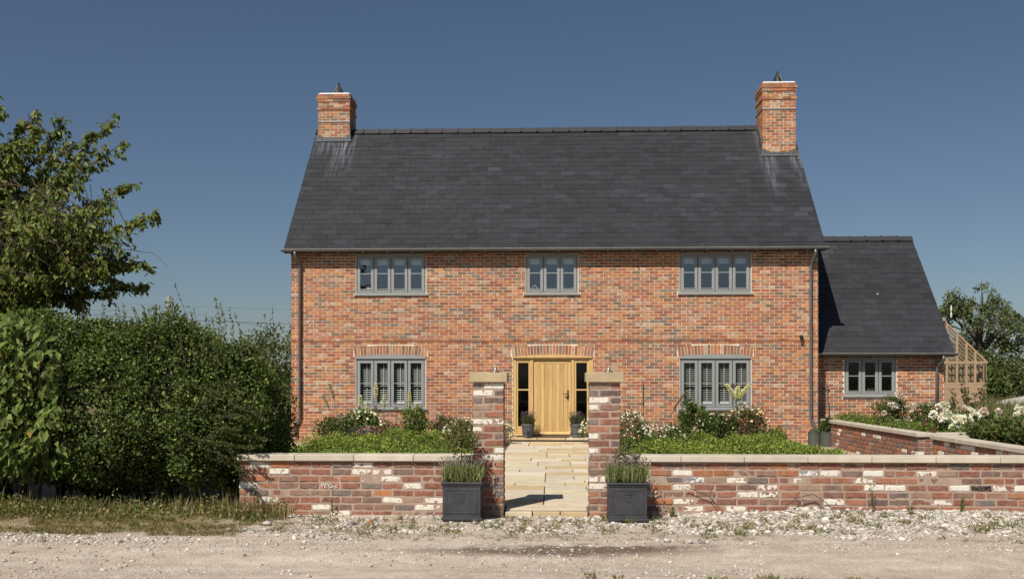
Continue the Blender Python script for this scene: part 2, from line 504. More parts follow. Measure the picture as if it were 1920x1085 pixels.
def sheet(name, x0, x1, y0, y1, z, mat, kind='structure'):
    m = MB(); m.add([(x0, y0, z), (x1, y0, z), (x1, y1, z), (x0, y1, z)], [(0, 1, 2, 3)])
    return m.build(name, mat, kind=kind)

sheet('ground', -3000, 3000, -3000, 4000, -0.15, M['ground'])
# lane: gently uneven sheet, with a low bank of chippings rising to the walls
nx, ny = 241, 141
xs = np.linspace(-30, 30, nx); ys = np.concatenate([np.linspace(-20, 6, 30)[:-1], np.linspace(6, 12.0, ny - 29)])
XX, YY = np.meshgrid(xs, ys)
def lane_z(X, Y):
    X = np.asarray(X, float); Y = np.asarray(Y, float)
    z = 0.012 * vnoise(X * 0.9, Y * 1.6, X * 0) + 0.02 * vnoise(X * 0.3 + 9, Y * 0.5, X * 0)
    z = z - 0.035 * np.exp(-((Y - 8.55) / 0.45) ** 2) - 0.012
    z = z + 0.045 * np.clip((Y - 10.2) / 1.3, 0, 1) * np.clip((X - 0.2) / 3, 0, 1)
    ver = np.clip((-3.0 - X) / 0.8, 0, 1) * np.clip((Y - 10.2) / 0.7, 0, 1)
    z = z + ver * (0.045 + 0.015 * vnoise(X * 2.2, Y * 2.2, X * 0 + 3))
    return z
ZZ = lane_z(XX, YY)
V = np.stack([XX, YY, ZZ], -1).reshape(-1, 3)
ii = (np.arange(len(ys) - 1)[:, None] * nx + np.arange(nx - 1)[None]).ravel()
F = np.stack([ii, ii + 1, ii + nx + 1, ii + nx], 1)
link('lane', np_mesh('lane', V, F, np.ones((len(V), 4)), M['lane'], True), kind='structure')
sheet('garden_gravel', -9.5, 6.4, 11.9, 25.1, 0.004, M['buff'])

# ------------------------------------------------------------------ the house
HY = 25.0           # front wall face
HX = 6.49
EZ = 4.76           # eaves
K = 1.069           # roof slope
RY = 28.25          # ridge
EY = 24.75          # slate edge at the eaves
REZ = 4.73
WY = 25.67          # wing wall face
WX1 = 9.77
house = thing('brick_house', (0, 28, 0), 'two storey red brick house with slate roof, two chimneys and oak front door', 'house')

BR = [(0.57, 0.26, 0.115), (0.49, 0.19, 0.105), (0.50, 0.26, 0.165), (0.38, 0.16, 0.105), (0.30, 0.205, 0.14), (0.27, 0.225, 0.18), (0.56, 0.39, 0.26), (0.60, 0.32, 0.15), (0.46, 0.27, 0.175)]
BRW = [0.18, 0.16, 0.15, 0.14, 0.11, 0.06, 0.07, 0.06, 0.07]
def brick_col(x=0, z=0):
    pb2 = vnoise(np.array([x * 0.28 + z * 0.5]), np.array([z * 0.45 - x * 0.1]), np.array([8.5]))[0]      # batches
    w = list(BRW); w[4] *= 1 + 1.2 * pb2; w[5] *= 1 + 1.6 * pb2; w[6] *= 1 + 1.2 * pb2; w[1] *= 1 - 0.6 * pb2; w[7] *= 1 - 0.6 * pb2
    c = np.array(random.choices(BR, [max(q, 0.01) for q in w])[0]) * random.uniform(0.76, 1.06) * np.array([0.95, 0.87, 0.86])
    a = 0.0
    pz = vnoise(np.array([x * 0.55]), np.array([z * 0.9]), np.array([2.5]))[0]
    if random.random() < 0.035 + 0.22 * max(0, pz - 0.25): a = random.uniform(0.38, 0.58)
    return (*np.clip(c, 0, 1), a)

def wall_sheet(mb, x0, x1, z0, z1, holes, yf, yb):
    """wall face with real openings and reveals"""
    X = sorted({x0, x1, *[h[0] for h in holes], *[h[1] for h in holes]})
    Z = sorted({z0, z1, *[h[2] for h in holes], *[h[3] for h in holes]})
    X = [v for v in X if x0 <= v <= x1]; Z = [v for v in Z if z0 <= v <= z1]
    def solid(i, j):
        if not (0 <= i < len(X) - 1 and 0 <= j < len(Z) - 1): return True
        cx, cz = (X[i] + X[i + 1]) / 2, (Z[j] + Z[j + 1]) / 2
        return not any(h[0] < cx < h[1] and h[2] < cz < h[3] for h in holes)
    for i in range(len(X) - 1):
        for j in range(len(Z) - 1):
            a, b, c, d = X[i], X[i + 1], Z[j], Z[j + 1]
            if solid(i, j):
                mb.add([(a, yf, c), (b, yf, c), (b, yf, d), (a, yf, d)], [(0, 1, 2, 3)])
                mb.add([(a, yb, c), (b, yb, c), (b, yb, d), (a, yb, d)], [(3, 2, 1, 0)])
            else:
                if solid(i - 1, j): mb.add([(a, yf, c), (a, yb, c), (a, yb, d), (a, yf, d)], [(0, 1, 2, 3)])
                if solid(i + 1, j): mb.add([(b, yf, c), (b, yb, c), (b, yb, d), (b, yf, d)], [(3, 2, 1, 0)])
                if solid(i, j - 1): mb.add([(a, yf, c), (b, yf, c), (b, yb, c), (a, yb, c)], [(0, 1, 2, 3)])
                if solid(i, j + 1): mb.add([(a, yf, d), (b, yf, d), (b, yb, d), (a, yb, d)], [(3, 2, 1, 0)])

def arch_geo(w, rise, spring):
    r = (w * w / 4 + rise * rise) / (2 * rise)
    return r, spring + rise - r            # radius, centre z

ARCHES = [(-4.0, 1.77, 2.105, 0.055), (4.0, 1.77, 2.105, 0.055), (0.01, 1.97, 2.10, 0.06)]   # xc, width, springing, rise
AT = 0.225                                  # voussoir height
def arch_half(xc, w, sp, rise, z):
    """half width of arch ring at height z, or None"""
    r, cz = arch_geo(w, rise, sp)
    ro = r + AT
    if z < sp: return None
    edge = w / 2 + 0.035
    dz = z - cz
    if dz >= ro: return None
    h = math.sqrt(ro * ro - dz * dz)
    return min(h, edge)

holes = [(-4.87, -3.12, 3.66, 4.635), (-0.655, 0.645, 3.66, 4.635), (3.12, 4.87, 3.66, 4.635),
         (-4.87, -3.13, 0.815, 2.105), (3.13, 4.87, 0.815, 2.105), (-0.965, 0.985, 0.10, 2.10)]
wall_m = MB()
wall_sheet(wall_m, -HX + 0.008, HX - 0.008, 0, EZ + 0.1, holes, HY + 0.0045, HY + 0.30)
wall = wall_m.build('wall', M['mortar'], house)

pieces = []                # (x0, x1, y, z0, z1)
def course_segments(x0, x1, z0, z1, holes, arches, off, pitch=0.225, gap=0.0108):
    segs = []
    zc = (z0 + z1) / 2
    x = x0 - (pitch / 2 if off else 0)
    cuts = [(h[0], h[1]) for h in holes if h[2] - 0.02 < zc < h[3] + 0.0]
    for a in arches:
        hw = arch_half(*a, zc)
        if hw: cuts.append((a[0] - hw, a[0] + hw))
    while x < x1:
        a, b = max(x, x0), min(x + pitch - gap, x1)
        x += pitch
        part = [(a, b)]
        for c0, c1 in cuts:
            nxt = []
            for p, q in part:
                if c1 + gap <= p or c0 - gap >= q: nxt.append((p, q)); continue
                if p < c0 - gap: nxt.append((p, c0 - gap))
                if q > c1 + gap: nxt.append((c1 + gap, q))
            part = nxt
        segs += [s for s in part if s[1] - s[0] > 0.03]
    return segs

nc = int((EZ + 0.05) / 0.075)
for k in range(nc):
    z0 = k * 0.075 + 0.0055; z1 = z0 + 0.0642
    yf = HY
    if z1 < 0.44: yf = HY - 0.028
    elif 2.47 < z0 < 2.54: yf = HY - 0.014
    if 0.37 < z0 < 0.44 : yf = HY - 0.020
    sill = [(h[0] - 0.05, h[1] + 0.05, h[2] - 0.06, h[2]) for h in holes[:5]]
    for a, b in course_segments(-HX, HX, z0, z1, holes + sill, ARCHES, k % 2):
        pieces.append((a, b, yf, z0, z1))
# plinth mortar behind the projecting courses
pcut = MB()
for a, b in ((-HX + 0.006, -0.99), (1.01, HX - 0.006)): pcut.box(a, b, HY - 0.024, HY + 0.02, 0, 0.372)
pcut.build('plinth', M['mortar'], house)

ztheta = R(2.26)
def depth(x, y): return -x * math.sin(ztheta) + y * math.cos(ztheta)
full = [p for p in pieces if p[1] - p[0] > 0.21 and p[2] == HY and p[3] > 1.0]
full.sort(key=lambda p: depth((p[0] + p[1]) / 2, p[2]))
solo = set(full[:300])
bm_rest = MB(); proto = MB()
proto.box(-0.1071, 0.1071, 0, 0.025, -0.0321, 0.0321)
brick_me = proto.mesh('brick', M['brick_o'])
for p in pieces:
    a, b, yf, z0, z1 = p
    c = brick_col((a + b) / 2, z0)
    dy = random.uniform(-0.0012, 0.0012)
    if p in solo:
        o = link('brick', brick_me, wall, ((a + b) / 2, yf + dy, (z0 + z1) / 2))
        o.color = c
    else:
        bm_rest.box(a, b, yf + dy, HY + 0.026, z0 + random.uniform(-.001, .001), z1 + random.uniform(-.001, .001), c, nofar=True)

# arches of bricks on edge
for xc, w, sp, rise in ARCHES:
    r, cz = arch_geo(w, rise, sp)
    am = MB()
    half = math.asin((w / 2 + 0.03) / (r + AT / 2))
    n = 23 if w < 1.9 else 26
    # mortar bed of the arch
    poly = []
    for i in range(n + 1):
        t = -half + 2 * half * i / n
        poly.append((xc + math.sin(t) * (r + AT), cz + math.cos(t) * (r + AT)))
    for i in range(n, -1, -1):
        t = -half + 2 * half * i / n
        poly.append((xc + math.sin(t) * r, cz + math.cos(t) * r))
    am.prism(poly, HY + 0.0, HY + 0.1)
    arch = am.build('arch', M['mortar'], house)
    vp = MB()
    wi = r * 2 * half / n - 0.010; wo_ = (r + AT) * 2 * half / n - 0.010
    v = [(-wi / 2, 0, 0), (wi / 2, 0, 0), (wi / 2, 0.02, 0), (-wi / 2, 0.02, 0), (-wo_ / 2, 0, AT), (wo_ / 2, 0, AT), (wo_ / 2, 0.02, AT), (-wo_ / 2, 0.02, AT)]
    vp.add(v, [(0, 1, 5, 4), (1, 2, 6, 5), (2, 3, 7, 6), (3, 0, 4, 7), (4, 5, 6, 7), (3, 2, 1, 0)])
    vme = vp.mesh('voussoir', M['brick_o'])
    for i in range(n):
        t = -half + 2 * half * (i + 0.5) / n
        o = link('voussoir', vme, arch, (xc + math.sin(t) * r, HY - 0.004, cz + math.cos(t) * r))
        o.rotation_euler = (0, t, 0)
        o.color = brick_col(xc, 20 + i)

# gable, rear and inner walls (texture takes over where nothing is seen)
def gable(name, x0, x1, yb):
    m = MB()
    apex = REZ + (RY - EY) * K - 0.12
    z_e = REZ + (HY - EY) * K - 0.12
    m.prism([(HY + 0.012, 0), (yb, 0), (yb, z_e), (RY, apex), (HY + 0.012, z_e)], x0, x1, axis='x')
    m.build(name, M['walltex'], house)
gable('gable_wall', -HX, -HX + 0.28, 31.5)
gable('gable_wall', HX - 0.28, HX, 31.5)
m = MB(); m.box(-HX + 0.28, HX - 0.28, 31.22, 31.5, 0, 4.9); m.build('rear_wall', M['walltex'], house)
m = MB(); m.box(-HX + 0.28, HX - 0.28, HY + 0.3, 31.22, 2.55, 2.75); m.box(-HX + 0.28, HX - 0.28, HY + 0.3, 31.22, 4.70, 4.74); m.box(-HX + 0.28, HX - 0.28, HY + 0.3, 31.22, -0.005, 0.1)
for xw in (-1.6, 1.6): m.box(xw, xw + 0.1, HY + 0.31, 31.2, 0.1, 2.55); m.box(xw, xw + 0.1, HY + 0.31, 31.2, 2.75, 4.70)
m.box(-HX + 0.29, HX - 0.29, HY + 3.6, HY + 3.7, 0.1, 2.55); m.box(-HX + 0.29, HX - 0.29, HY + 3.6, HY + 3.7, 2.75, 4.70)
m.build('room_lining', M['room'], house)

# ------------------------------------------------------------------ windows
def window(xc, w, z0, z1, ncas, Y, blind=False, shutters=False, arch=None, head=True, glass='glass', barz=0.44, slat_tilt=38):
    x0, x1 = xc - w / 2, xc + w / 2
    yo = Y + 0.022
    t = 0.032
    f = MB()
    f.box(x0, x0 + t, yo, yo + 0.09, z0, z1); f.box(x1 - t, x1, yo, yo + 0.09, z0, z1)
    f.box(x0 + t, x1 - t, yo, yo + 0.09, z1 - t, z1); f.box(x0 + t, x1 - t, yo, yo + 0.09, z0, z0 + t)
    cw = (w - 2 * t) / ncas
    for i in range(1, ncas):
        f.box(x0 + t + i * cw - 0.012, x0 + t + i * cw + 0.012, yo + 0.040, yo + 0.088, z0 + t, z1 - t)
    win = f.build('window', M['frame'], house)
    if head:
        h = MB(); h.box(x0 - 0.015, x1 + 0.015, Y - 0.018, yo + 0.05, z1 + 0.001, z1 + 0.03)
        h.build('head', M['frame'], win)
    if arch:
        r, cz = arch_geo(arch[1], arch[3], arch[2])
        poly = []
        for i in range(13):
            xx = xc - w / 2 + w * i / 12
            poly.append((xx, cz + math.sqrt(r * r - (xx - xc) ** 2) - 0.002))
        poly = [(x0, z1 + 0.012), (x1, z1 + 0.012)] + poly[::-1]
        h = MB(); h.prism(poly, Y - 0.012, Y + 0.08); h.build('arched_head', M['frame'], win)
    s = MB(); s.box(x0 - 0.045, x1 + 0.045, Y - 0.045, yo + 0.03, z0 - 0.048, z0 - 0.001)
    s.build('sill', M['frame'], win, bevel=0.004)
    for i in range(ncas):
        a, b = x0 + t + i * cw + 0.009, x0 + t + (i + 1) * cw - 0.009
        c0, c1 = z0 + t + 0.003, z1 - t - 0.003
        st, top, bot = 0.068, 0.062, 0.075
        ya, yb = yo - 0.010, yo + 0.045
        c = MB()
        c.box(a, a + st, ya, yb, c0, c1); c.box(b - st, b, ya, yb, c0, c1)
        c.box(a + st, b - st, ya, yb, c1 - top, c1); c.box(a + st, b - st, ya, yb, c0, c0 + bot)
        c.box(a + st - 0.012, b - st + 0.012, ya - 0.014, ya - 0.001, c0 + bot - 0.012, c0 + bot + 0.006)
        c.build('casement', M['frame'], win, bevel=0.005)
        zb = c0 + bot + (c1 - top - c0 - bot) * (1 - barz if False else 0.5) + (0.02 if not shutters else 0.0)
        p = MB(); p.box(a + st, b - st, ya + 0.008, yb - 0.012, zb - (0.007 if shutters else 0.011), zb + (0.007 if shutters else 0.011))
        p.build('glazing_bar', M['frame'], win)
        for q0, q1 in ((c0 + bot, zb - 0.011), (zb + 0.011, c1 - top)):
            g = MB(); g.add([(a + st, ya + 0.02, q0), (b - st, ya + 0.02, q0), (b - st, ya + 0.02, q1), (a + st, ya + 0.02, q1)], [(0, 1, 2, 3)])
            g.build('pane', M[glass], win)
        if blind:
            bl = MB(); bl.box(a + 0.01, b - 0.01, Y + 0.17, Y + 0.19, c1 - top - 0.12, c1 + 0.01)
            bl.build('blind', M['blind'], win)
        if shutters:
            d = MB(); d.box(a + 0.03, b - 0.03, Y + 0.125, Y + 0.15, c0 - 0.01, c0 + bot + 0.05)
            d.build('shutter_rail', M['blind'], win)
            d = MB(); d.box((a + b) / 2 - 0.006 + 0.02, (a + b) / 2 + 0.006 + 0.02, Y + 0.108, Y + 0.116, c0 + bot + 0.05, c1 - top)
            d.build('tilt_rod', M['blind'], win)
            if 'slat' not in M:
                sm = MB(); sm.obox(Matrix.Identity(4), 0.30, 0.054, 0.007); M['slat'] = sm.mesh('slat', M['slat_paint'])
            zz = c0 + bot + 0.075
            while zz < c1 - top + 0.02:
                o = link('slat', M['slat'], win, ((a + b) / 2, Y + 0.145, zz))
                o.rotation_euler = (R(slat_tilt), 0, 0)
                zz += 0.0515
    return win

for xc, w, n in ((-3.995, 1.75, 4), (-0.005, 1.30, 3), (3.995, 1.74, 4)):
    window(xc, w, 3.66, 4.605, n, HY, blind=True)
window(-4.0, 1.74, 0.83, 2.035, 4, HY, shutters=True, arch=ARCHES[0], head=False, glass='glass_thin', slat_tilt=24)
window(4.0, 1.74, 0.83, 2.035, 4, HY, shutters=True, arch=ARCHES[1], head=False, glass='glass_thin', slat_tilt=12)

# ------------------------------------------------------------------ oak door set
DX0, DX1, DZ0, DZ1 = -0.96, 0.98, 0.13, 2.065
yo = HY + 0.02
f = MB()
f.box(DX0, DX0 + 0.075, yo, yo + 0.11, DZ0, DZ1); f.box(DX1 - 0.075, DX1, yo, yo + 0.11, DZ0, DZ1)
f.box(DX0 + 0.075, DX1 - 0.075, yo, yo + 0.11, DZ1 - 0.055, DZ1)
f.box(-0.535, -0.465, yo, yo + 0.11, DZ0, DZ1 - 0.055); f.box(0.475, 0.55, yo, yo + 0.11, DZ0, DZ1 - 0.055)
f.box(DX0 - 0.01, DX1 + 0.01, yo - 0.045, yo - 0.002, DZ1 + 0.001, DZ1 + 0.028)
frame = f.build('door_frame', M['oak'], house, bevel=0.004)
r, cz = arch_geo(1.97, 0.06, 2.10)
poly = [(DX0, DZ1 + 0.03), (DX1, DZ1 + 0.03)] + [(DX1 - (DX1 - DX0) * i / 12, cz + math.sqrt(r * r - (DX1 - (DX1 - DX0) * i / 12 - 0.01) ** 2) - 0.003) for i in range(13)]
h = MB(); h.prism(poly, HY - 0.008, HY + 0.07); h.build('arched_head', M['oak'], frame)
for a, b in ((DX0 + 0.075, -0.535), (0.55, DX1 - 0.075)):
    s = MB()
    s.box(a, a + 0.045, yo + 0.02, yo + 0.08, DZ0 + 0.02, DZ1 - 0.055); s.box(b - 0.045, b, yo + 0.02, yo + 0.08, DZ0 + 0.02, DZ1 - 0.055)
    s.box(a + 0.045, b - 0.045, yo + 0.02, yo + 0.08, DZ1 - 0.115, DZ1 - 0.055); s.box(a + 0.045, b - 0.045, yo + 0.02, yo + 0.08, DZ0 + 0.02, DZ0 + 0.25)
    s.box(a + 0.045, b - 0.045, yo + 0.022, yo + 0.07, 1.265, 1.30)
    sl = s.build('sidelight', M['oak'], house)
    for q0, q1 in ((DZ0 + 0.25, 1.265), (1.30, DZ1 - 0.115)):
        g = MB(); g.add([(a + 0.045, yo + 0.045, q0), (b - 0.045, yo + 0.045, q0), (b - 0.045, yo + 0.045, q1), (a + 0.045, yo + 0.045, q1)], [(0, 1, 2, 3)])
        g.build('pane', M['glass_thin'], sl)
d = MB(); d.box(-0.46, 0.47, yo + 0.055, yo + 0.09, DZ0 + 0.02, DZ1 - 0.06)
door = d.build('front_door', M['oak'], house)
d = MB()
d.box(-0.455, -0.375, yo + 0.035, yo + 0.054, DZ0 + 0.03, DZ1 - 0.065); d.box(0.385, 0.465, yo + 0.035, yo + 0.054, DZ0 + 0.03, DZ1 - 0.065)
d.box(-0.375, 0.385, yo + 0.035, yo + 0.054, DZ1 - 0.14, DZ1 - 0.065)
d.build('door_stile', M['oak'], door)
pb = MB(); pb.box(-0.0445, 0.0445, 0, 0.012, 0, DZ1 - 0.145 - DZ0 - 0.13); pme = pb.mesh('plank', M['oak_o'])
tones = [0.94, 1.05, 0.88, 1.02, 0.90, 1.08, 0.84, 0.98]
for i in range(8):
    o = link('plank', pme, door, (-0.3305 + i * 0.0951, yo + 0.040, DZ0 + 0.13))
    o.scale = (1.0, 1, 1); o.color = (tones[i], tones[i] * 0.99, tones[i] * 0.96, 1)
w_ = MB(); w_.prism([(yo - 0.02, DZ0 + 0.045), (yo + 0.05, DZ0 + 0.045), (yo + 0.05, DZ0 + 0.125), (yo + 0.03, DZ0 + 0.125), (yo - 0.02, DZ0 + 0.075)], -0.44, 0.45, axis='x')
w_.build('weatherboard', M['oak'], door)
hd = MB()
hd.box(0.375, 0.410, yo + 0.022, yo + 0.034, 1.03, 1.27)
hd.tube([(0.392, yo + 0.03, 1.18), (0.392, yo - 0.02, 1.18), (0.36, yo - 0.03, 1.18), (0.27, yo - 0.03, 1.185)], 0.010, 8)
hd.tube([(0.392, yo + 0.03, 1.13), (0.392, yo + 0.0, 1.13), (0.34, yo - 0.01, 1.12)], 0.009, 8)
hd.build('door_handle', M['iron'], door)
ts = MB(); ts.box(-0.47, 0.48, yo - 0.06, yo + 0.12, 0.121, 0.149); ts.build('threshold', M['oldwood'], house)
dm = MB(); dm.box(-0.42, 0.42, yo - 0.42, yo - 0.10, 0.1215, 0.137)
dm.build('door_mat', m_simple('coir_mat', (0.10, 0.05, 0.035), 0.95, var=0.3, scale=40), label='dark red-brown mat lying on the step before the oak door', cat='door mat')

# ------------------------------------------------------------------ roofs
def roof_slope(x0, x1, ey, ez, ry, n_solo, parent, tag):
    run = ry - ey; rise = run * K; S = math.hypot(run, rise); pit = math.atan2(rise, run)
    d = MB()
    # deck slab
    nrm = Vector((0, -math.sin(pit), math.cos(pit)))
    def at(x, s, h): return (x, ey + math.cos(pit) * s + nrm.y * h, ez + math.sin(pit) * s + nrm.z * h)
    v = [at(x0, -0.01, -0.11), at(x1, -0.01, -0.11), at(x1, S, -0.11), at(x0, S, -0.11), at(x0, 0.02, -0.004), at(x1, 0.02, -0.004), at(x1, S, -0.004), at(x0, S, -0.004)]
    d.add(v, [(0, 1, 5, 4), (1, 2, 6, 5), (2, 3, 7, 6), (3, 0, 4, 7), (4, 5, 6, 7), (3, 2, 1, 0)])
    deck = d.build('roof', M['deck'], parent)
    # rear slope, a plain slab mirrored about the ridge
    r2 = MB()
    def mir(p): return (p[0], 2 * ry - p[1], p[2])
    r2.add([mir(at(x0, 0, -0.1)), mir(at(x1, 0, -0.1)), mir(at(x1, S, -0.1)), mir(at(x0, S, -0.1)), mir(at(x0, 0, 0.012)), mir(at(x1, 0, 0.012)), mir(at(x1, S, 0.012)), mir(at(x0, S, 0.012))],
           [(0, 4, 5, 1), (1, 5, 6, 2), (2, 6, 7, 3), (3, 7, 4, 0), (4, 7, 6, 5), (3, 0, 1, 2)], (0.0225, 0.0238, 0.0275, 0))
    r2.build('rear_slope', M['slate'], parent)
    G, W = 0.2, 0.352
    rows = int(S / G) + 1
    rest = MB(); count = 0
    Mrot = Matrix.Rotation(pit, 4, 'X')
    def slate_shape(w, ln):
        return ([(-w / 2, 0, 0.008), (w / 2, 0, 0.008), (w / 2, ln, 0.000), (-w / 2, ln, 0.000), (-w / 2, 0, 0.0125), (w / 2, 0, 0.0125), (w / 2, ln, 0.004), (-w / 2, ln, 0.004)],
                [(0, 1, 5, 4), (1, 2, 6, 5), (2, 3, 7, 6), (3, 0, 4, 7), (4, 5, 6, 7), (3, 2, 1, 0)])
    proto = MB(); proto.add(*slate_shape(W - 0.005, 0.27)); pme = proto.mesh('slate', M['slate_o'])
    for k in range(rows):
        s0 = k * G - 0.015
        ln = min(0.27, S - s0)
        if ln < 0.05: continue
        x = x0 - (W / 2 if k % 2 else 0) - 0.02 * (k % 3)
        while x < x1 - 0.01:
            a, b = max(x, x0 + 0.004), min(x + W - 0.005, x1 - 0.004)
            x += W
            if b - a < 0.04: continue
            g = random.gauss(1, 0.10) * (1 + 0.12 * vnoise(np.array([a * 0.35]), np.array([k * 0.2]), np.array([0.3]))[0])
            if random.random() < 0.05: g *= 1.22
            c = (0.0325 * g, 0.0348 * g, 0.0410 * g, 0)
            tilt = random.uniform(-0.0025, 0.0045)
            p = Vector(at((a + b) / 2, s0 + random.uniform(-0.004, 0.004), max(tilt, 0)))
            whole = b - a > W - 0.02
            if whole and ln > 0.26 and count < n_solo:
                o = link('slate', pme, deck, p); o.rotation_euler = (pit, 0, 0); o.color = c; count += 1
            else:
                sv, sf = slate_shape(b - a, ln)
                rest.add([p + Mrot @ Vector(q) for q in sv], sf, c)
    rest.build('slate_covering', M['slate'], parent, kind='stuff')
    # ridge tiles
    rz = ez + rise
    rt = MB()
    L = 0.44; n = 8
    prof_o = [(-0.135, -0.125), (-0.02, 0.02), (0.02, 0.02), (0.135, -0.125), (0.115, -0.125), (0.0, -0.005), (-0.115, -0.125)]
    rt.prism([(a, b + 0.012) for a, b in prof_o], 0.004, L, axis='x')
    rt.prism([(a * 1.12, b + 0.028) for a, b in prof_o], 0.0, 0.045, axis='x')
    rme = rt.mesh('ridge_tile', M['ridge'])
    nt = max(1, round((x1 - x0) / L)); st = (x1 - x0) / nt
    for i in range(nt):
        o = link('ridge_tile', rme, deck, (x0 + i * st, ry, rz + 0.035 + random.uniform(-0.004, 0.004)))
        o.scale = (st / L, 1, 1)
    return deck

roof = roof_slope(-6.62, 6.62, EY, REZ, RY, 300, house, 'main')

def gutter(x0, x1, y, z, ends=True):
    m = MB()
    prof = [(0.055 * math.cos(t), 0.055 * math.sin(t)) for t in [math.pi + math.pi * i / 8 for i in range(9)]]
    inner = [(p[0] * 0.9, p[1] * 0.9 + 0.001) for p in prof[::-1]]
    m.prism([(y + a, z + b) for a, b in prof + inner], x0, x1, axis='x')
    m.box(x0 - 0.004, x0, y - 0.055, y + 0.055, z - 0.05, z); m.box(x1, x1 + 0.004, y - 0.055, y + 0.055, z - 0.05, z)
    g = m.build('gutter', M['gutter'], house)
    lp = MB(); lp.tube([(x0, y - 0.056, z + 0.004), (x1, y - 0.056, z + 0.004)], 0.009, 6); lp.build('lip', M['lip'], g)
    return g
GY = EY - 0.02
g = gutter(-6.66, 6.68, GY, REZ - 0.005)
for i in range(23):                 # rafter feet under the eaves
    x = -6.44 + i * 0.6
    if x > 6.55: break
    m = MB(); m.box(x - 0.024, x + 0.024, GY + 0.05, HY - 0.004, REZ - 0.10, REZ - 0.035); m.build('rafter_foot', M['oldwood'], house)
    b = MB(); b.box(x - 0.012, x + 0.012, GY - 0.06, GY + 0.06, REZ - 0.068, REZ - 0.058); b.build('bracket', M['gutter'], g)

def downpipe(pts, r=0.034, brackets=()):
    m = MB(); m.tube(pts, r, 12)
    p = m.build('downpipe', M['gutter'], house, smooth=True)
    for (x, y, z) in brackets:
        b = MB(); b.lathe([(r + 0.002, 0), (r + 0.008, 0.006), (r + 0.008, 0.03), (r + 0.002, 0.036)], x, y, z, 12)
        b.box(x - 0.02, x + 0.02, y + r, HY + 0.03 if y < 25.2 else WY + 0.03, z, z + 0.036)
        b.build('collar', M['gutter'], p)
yp = HY - 0.055
downpipe([(-6.33, GY, 4.68), (-6.33, GY, 4.62), (-6.32, GY + 0.01, 4.58), (-6.27, yp - 0.02, 4.42), (-6.26, yp, 4.36), (-6.26, yp, 0.62), (-6.265, yp - 0.005, 0.56), (-6.345, yp - 0.035, 0.42), (-6.35, yp - 0.035, 0.36), (-6.35, yp - 0.035, 0.16), (-6.37, yp - 0.06, 0.10)], 0.036, [(-6.26, yp, 4.2), (-6.26, yp, 2.9), (-6.26, yp, 1.5)])
downpipe([(6.36, GY, 4.68), (6.36, GY, 4.60), (6.35, GY + 0.01, 4.55), (6.31, yp - 0.01, 4.36), (6.30, yp, 4.30), (6.30, yp, 0.66), (6.30, yp, 0.58), (6.36, yp - 0.05, 0.42), (6.39, yp - 0.06, 0.36), (6.39, yp - 0.06, 0.10)], 0.036, [(6.30, yp, 4.15), (6.30, yp, 2.85), (6.30, yp, 1.5)])

